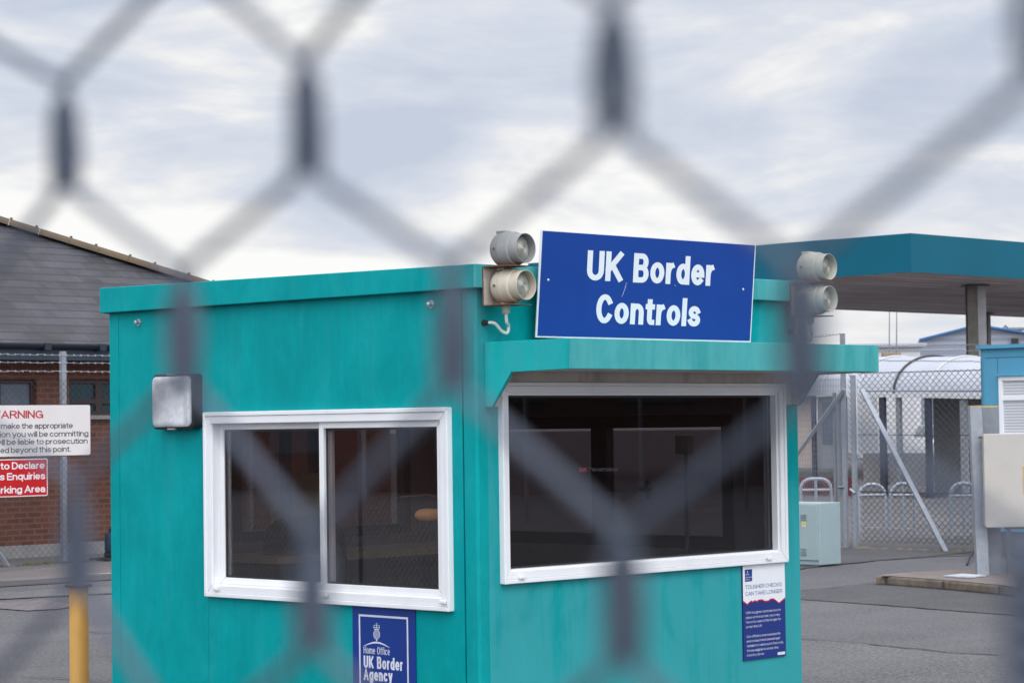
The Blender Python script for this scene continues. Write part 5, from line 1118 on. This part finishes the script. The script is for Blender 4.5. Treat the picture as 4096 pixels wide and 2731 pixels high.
# posts and cream cabinet
GP = on(2, 3934, 2298, IZ); dg = (GP - CAM).dot(FWD)
eq = thing('barrier_cabinet', GP, 'cream metal cabinet on tall grey steel posts with yellow tops', 'cabinet')
u = R2; v = F2
wpost = 47 / F * dg; zpt = at(3916, 1624, dg).z
b0 = GP - u * (wpost / 2)
tlt = -0.018 * (zpt - IZ)
po = MB().prism([b0, b0 + u * wpost, b0 + u * wpost + v * 0.12, b0 + v * 0.12], Vector((0, 0, zpt - IZ)) + u * (-17 / F * dg)).build('post', M['steel'], eq)
MB().prism([q + Vector((0, 0, zpt - IZ + 0.001)) + u * (-17 / F * dg) for q in (b0, b0 + u * wpost, b0 + u * wpost + v * 0.12, b0 + v * 0.12)], (0, 0, 0.006)).build('painted_top', M['ypaint'], po)
a = at(3942, 2300, dg + 0.15); a.z = IZ; zz = at(3960, 1628, dg + 0.15).z
pl2 = MB().obox(a, u * (66 / F * dg), v * 0.03, (0, 0, zz - IZ)).build('side_plate', M['steel2'], eq)
MB().obox(a + Vector((0, 0, zz - IZ + 0.001)), u * (66 / F * dg), v * 0.03, (0, 0, 0.012)).build('painted_top', M['ypaint'], pl2)
a = at(4030, 2290, dg + 0.3); a.z = IZ; MB().obox(a, u * 0.045, v * 0.045, (0, 0, 0.65)).build('post', M['steel2'], eq)
a = at(4330, 2290, dg + 0.1); a.z = IZ; MB().obox(a, u * 0.12, v * 0.12, (0, 0, 1.6)).build('post', M['steel'], eq)
p0, p1 = at(3938, 2109, dg - 0.10), at(3934, 1735, dg - 0.10)
mb = MB(); L2 = 1.25
mb.prism([p1 + u * a + Vector((0, 0, b)) for a, b in rrect(0, L2, p0.z - p1.z, 0, 0.03)], v * 0.09); bd = mb.build('cabinet_box', M['board'], eq, bevel=0.006)
h = at(4092, 1890, dg - 0.10); MB().obox(h + Vector((0, 0, -0.2)) - v * 0.02, u * 0.05, v * 0.018, (0, 0, 0.26)).build('handle', M['ypaint'], bd)
h = at(4080, 1900, dg - 0.10); MB().lathe([(0.0, 0.008), (0.012, 0.008), (0.012, 0)], h, -v, 10).build('lock', M['black'], bd)
a = at(4020, 2116, dg - 0.02); MB().obox(a, u * 0.6, v * 0.05, (0, 0, 0.025)).build('bracket', M['columnsteel'], eq)
hgp = at(3916, 1753, dg - 0.03); MB().obox(hgp, u * 0.05, v * 0.02, (0, 0, 0.02)).build('hinge', M['rustdark'], eq)
a, b = on(2, 3905, 2216, 0.0), on(2, 3868, 2262, 0.0)
tag(MB().tube([a + Vector((0.05, -0.05, 0.12)), a + Vector((0, 0, 0.10)), a.lerp(b, 0.4) + Vector((0, 0, 0.08)), a.lerp(b, 0.75) + Vector((0, 0, 0.05)), b + Vector((0, 0, 0.012))], 0.012, 8).build('cable', M['black'], smooth=True), 'black cable running down beside the tall grey post', 'cable')
# ------------------------------------------------------------------ blue cabin
kc = on(2, 3920, 2222, 0.0); KX = kc.x; KY = kc.y
kz = lambda x, y, o=0.0: on(0, x, y, KX - o)
cbn = thing('blue_cabin', (KX, KY - 1.5, 0), 'pale blue cabin with white blinds at the right edge', 'cabin')
KZ = kz(3960, 1395).z; YE = KY - 3.0
yc = kz(3912, 1700).y
mb = MB(); rc = 0.12; pr = [(KX + 0.0, YE)]
pr += [(KX, yc - rc)] + [(KX + rc - rc * math.cos(t), yc - rc + rc * math.sin(t)) for t in (0.4, 0.8, 1.2, 1.57)] + [(KX + 2.4, yc), (KX + 2.4, YE)]
w_a, w_b = kz(4012, 1600).y, kz(4250, 1600).y; w_t, w_bt = kz(4012, 1505).z, kz(4012, 1735).z
mb.prism([(a, b, 0.30) for a, b in pr], (0, 0, KZ - 0.30)); mb.build('wall', M['cabinblue'], cbn, True)
MB().box((KX + 0.1, YE, 0), (KX + 2.3, yc - 0.1, 0.299)).build('skirt', M['columnsteel'], cbn)
mb = MB(); off = 0.06; pr2 = [(KX - off, YE), (KX - off, yc - rc)] + [(KX + rc - (rc + off) * math.cos(t), yc - rc + (rc + off) * math.sin(t)) for t in (0.4, 0.8, 1.2, 1.57)] + [(KX + 2.4, yc + off), (KX + 2.4, YE)]
mb.prism([(a, b, KZ + 0.001) for a, b in pr2], (0, 0, 0.045)); mb.build('roof', M['cabinblue'], cbn, True)
mb = MB(); zl = kz(3990, 1430).z; mb.box((KX - 0.004, YE, zl - 0.004), (KX - 0.0005, yc - rc, zl + 0.004)); ys_ = kz(3925, 1500).y; mb.box((KX - 0.0035, ys_ - 0.004, 0.31), (KX - 0.0004, ys_ + 0.004, zl - 0.005)); ys_ = kz(3990, 1460).y; mb.box((KX - 0.0035, ys_ - 0.003, w_t), (KX - 0.0004, ys_ + 0.003, zl - 0.005)); mb.build('panel_joint', M['cabindark'], cbn)
mb = MB(); fw = 0.055
yy0, yy1 = w_b, kz(4000, 1600).y
mb.box((KX - 0.03, yy0, w_t - fw), (KX - 0.0005, yy1, w_t)); mb.box((KX - 0.03, yy1 - fw, w_bt), (KX - 0.0005, yy1, w_t - fw - 0.0005)); mt_ = kz(4012, 1592).z; mb.box((KX - 0.028, yy0, mt_ - 0.03), (KX - 0.0005, yy1 - fw - 0.0005, mt_ + 0.02)); mb.box((KX - 0.04, yy0, w_bt - 0.04), (KX - 0.0005, yy1, w_bt - 0.0005))
wn = mb.build('window', M['white'], cbn, bevel=0.004)
MB().box((KX - 0.006, yy0 + 0.01, w_bt), (KX - 0.001, yy1 - fw - 0.001, mt_ - 0.031)).build('blind', M['blind'], wn); MB().box((KX - 0.006, yy0 + 0.01, mt_ + 0.021), (KX - 0.001, yy1 - fw - 0.001, w_t - fw - 0.001)).build('blind', M['blind'], wn)
MB().box((KX - 0.06, yy0, w_t + 0.002), (KX - 0.0005, yy1 + 0.02, w_t + 0.03)).build('drip_rail', M['cabinblue'], wn)

# ------------------------------------------------------------------ unseen buildings added for pane reflections, and the mirrored fence
tb = thing('unseen_dark_building', (30, -32, 0), 'unseen dark building added for the reflection in the large front window', 'building')  # unseen building added to darken the front pane's reflection
MB().box((6, -46, 0), (60, -32, 4.6)).build('wall', M['brick'], tb); MB().box((5.5, -46.5, 4.601), (60.5, -31.5, 4.9)).build('roof', M['gutter'], tb)
for k in range(9): MB().box((9 + k * 5.5, -31.999, 2.2), (12 + k * 5.5, -31.95, 4.0)).build('window', M['panedark'], tb)
sb_ = thing('unseen_brown_building', (-34, 30, 0), 'unseen brown building added for the reflection in the sliding side window', 'building')  # unseen building added to give the side window a brown reflection
MB().box((-48, 8, 0), (-34, 70, 4.2)).build('wall', M['brick'], sb_); MB().box((-48.5, 7.5, 4.201), (-33.5, 70.5, 4.5)).build('roof', M['gutter'], sb_)
for k in range(8): MB().box((-33.999, 14 + k * 6.5, 1.0), (-33.95, 16.5 + k * 6.5, 2.6)).build('window', M['paneblind'], sb_)

bf = thing('boundary_fence', (15, -21, 0), 'chain link fence mirrored faintly in the large front window', 'fence')
mb = MB(); chainlink_far(mb, (4, -21, 0), (1, 0, 0), 30.0, 0.05, 2.3, 0.095, 0.09, 0.0035, (0, 1, 0), 3); mb.build('wire_mesh', M['bgwire'], bf)
for k in range(11): MB().box((4 + 3 * k - 0.03, -21.07, 0), (4 + 3 * k + 0.03, -21.01, 2.6)).build('post', M['steel2'], bf)
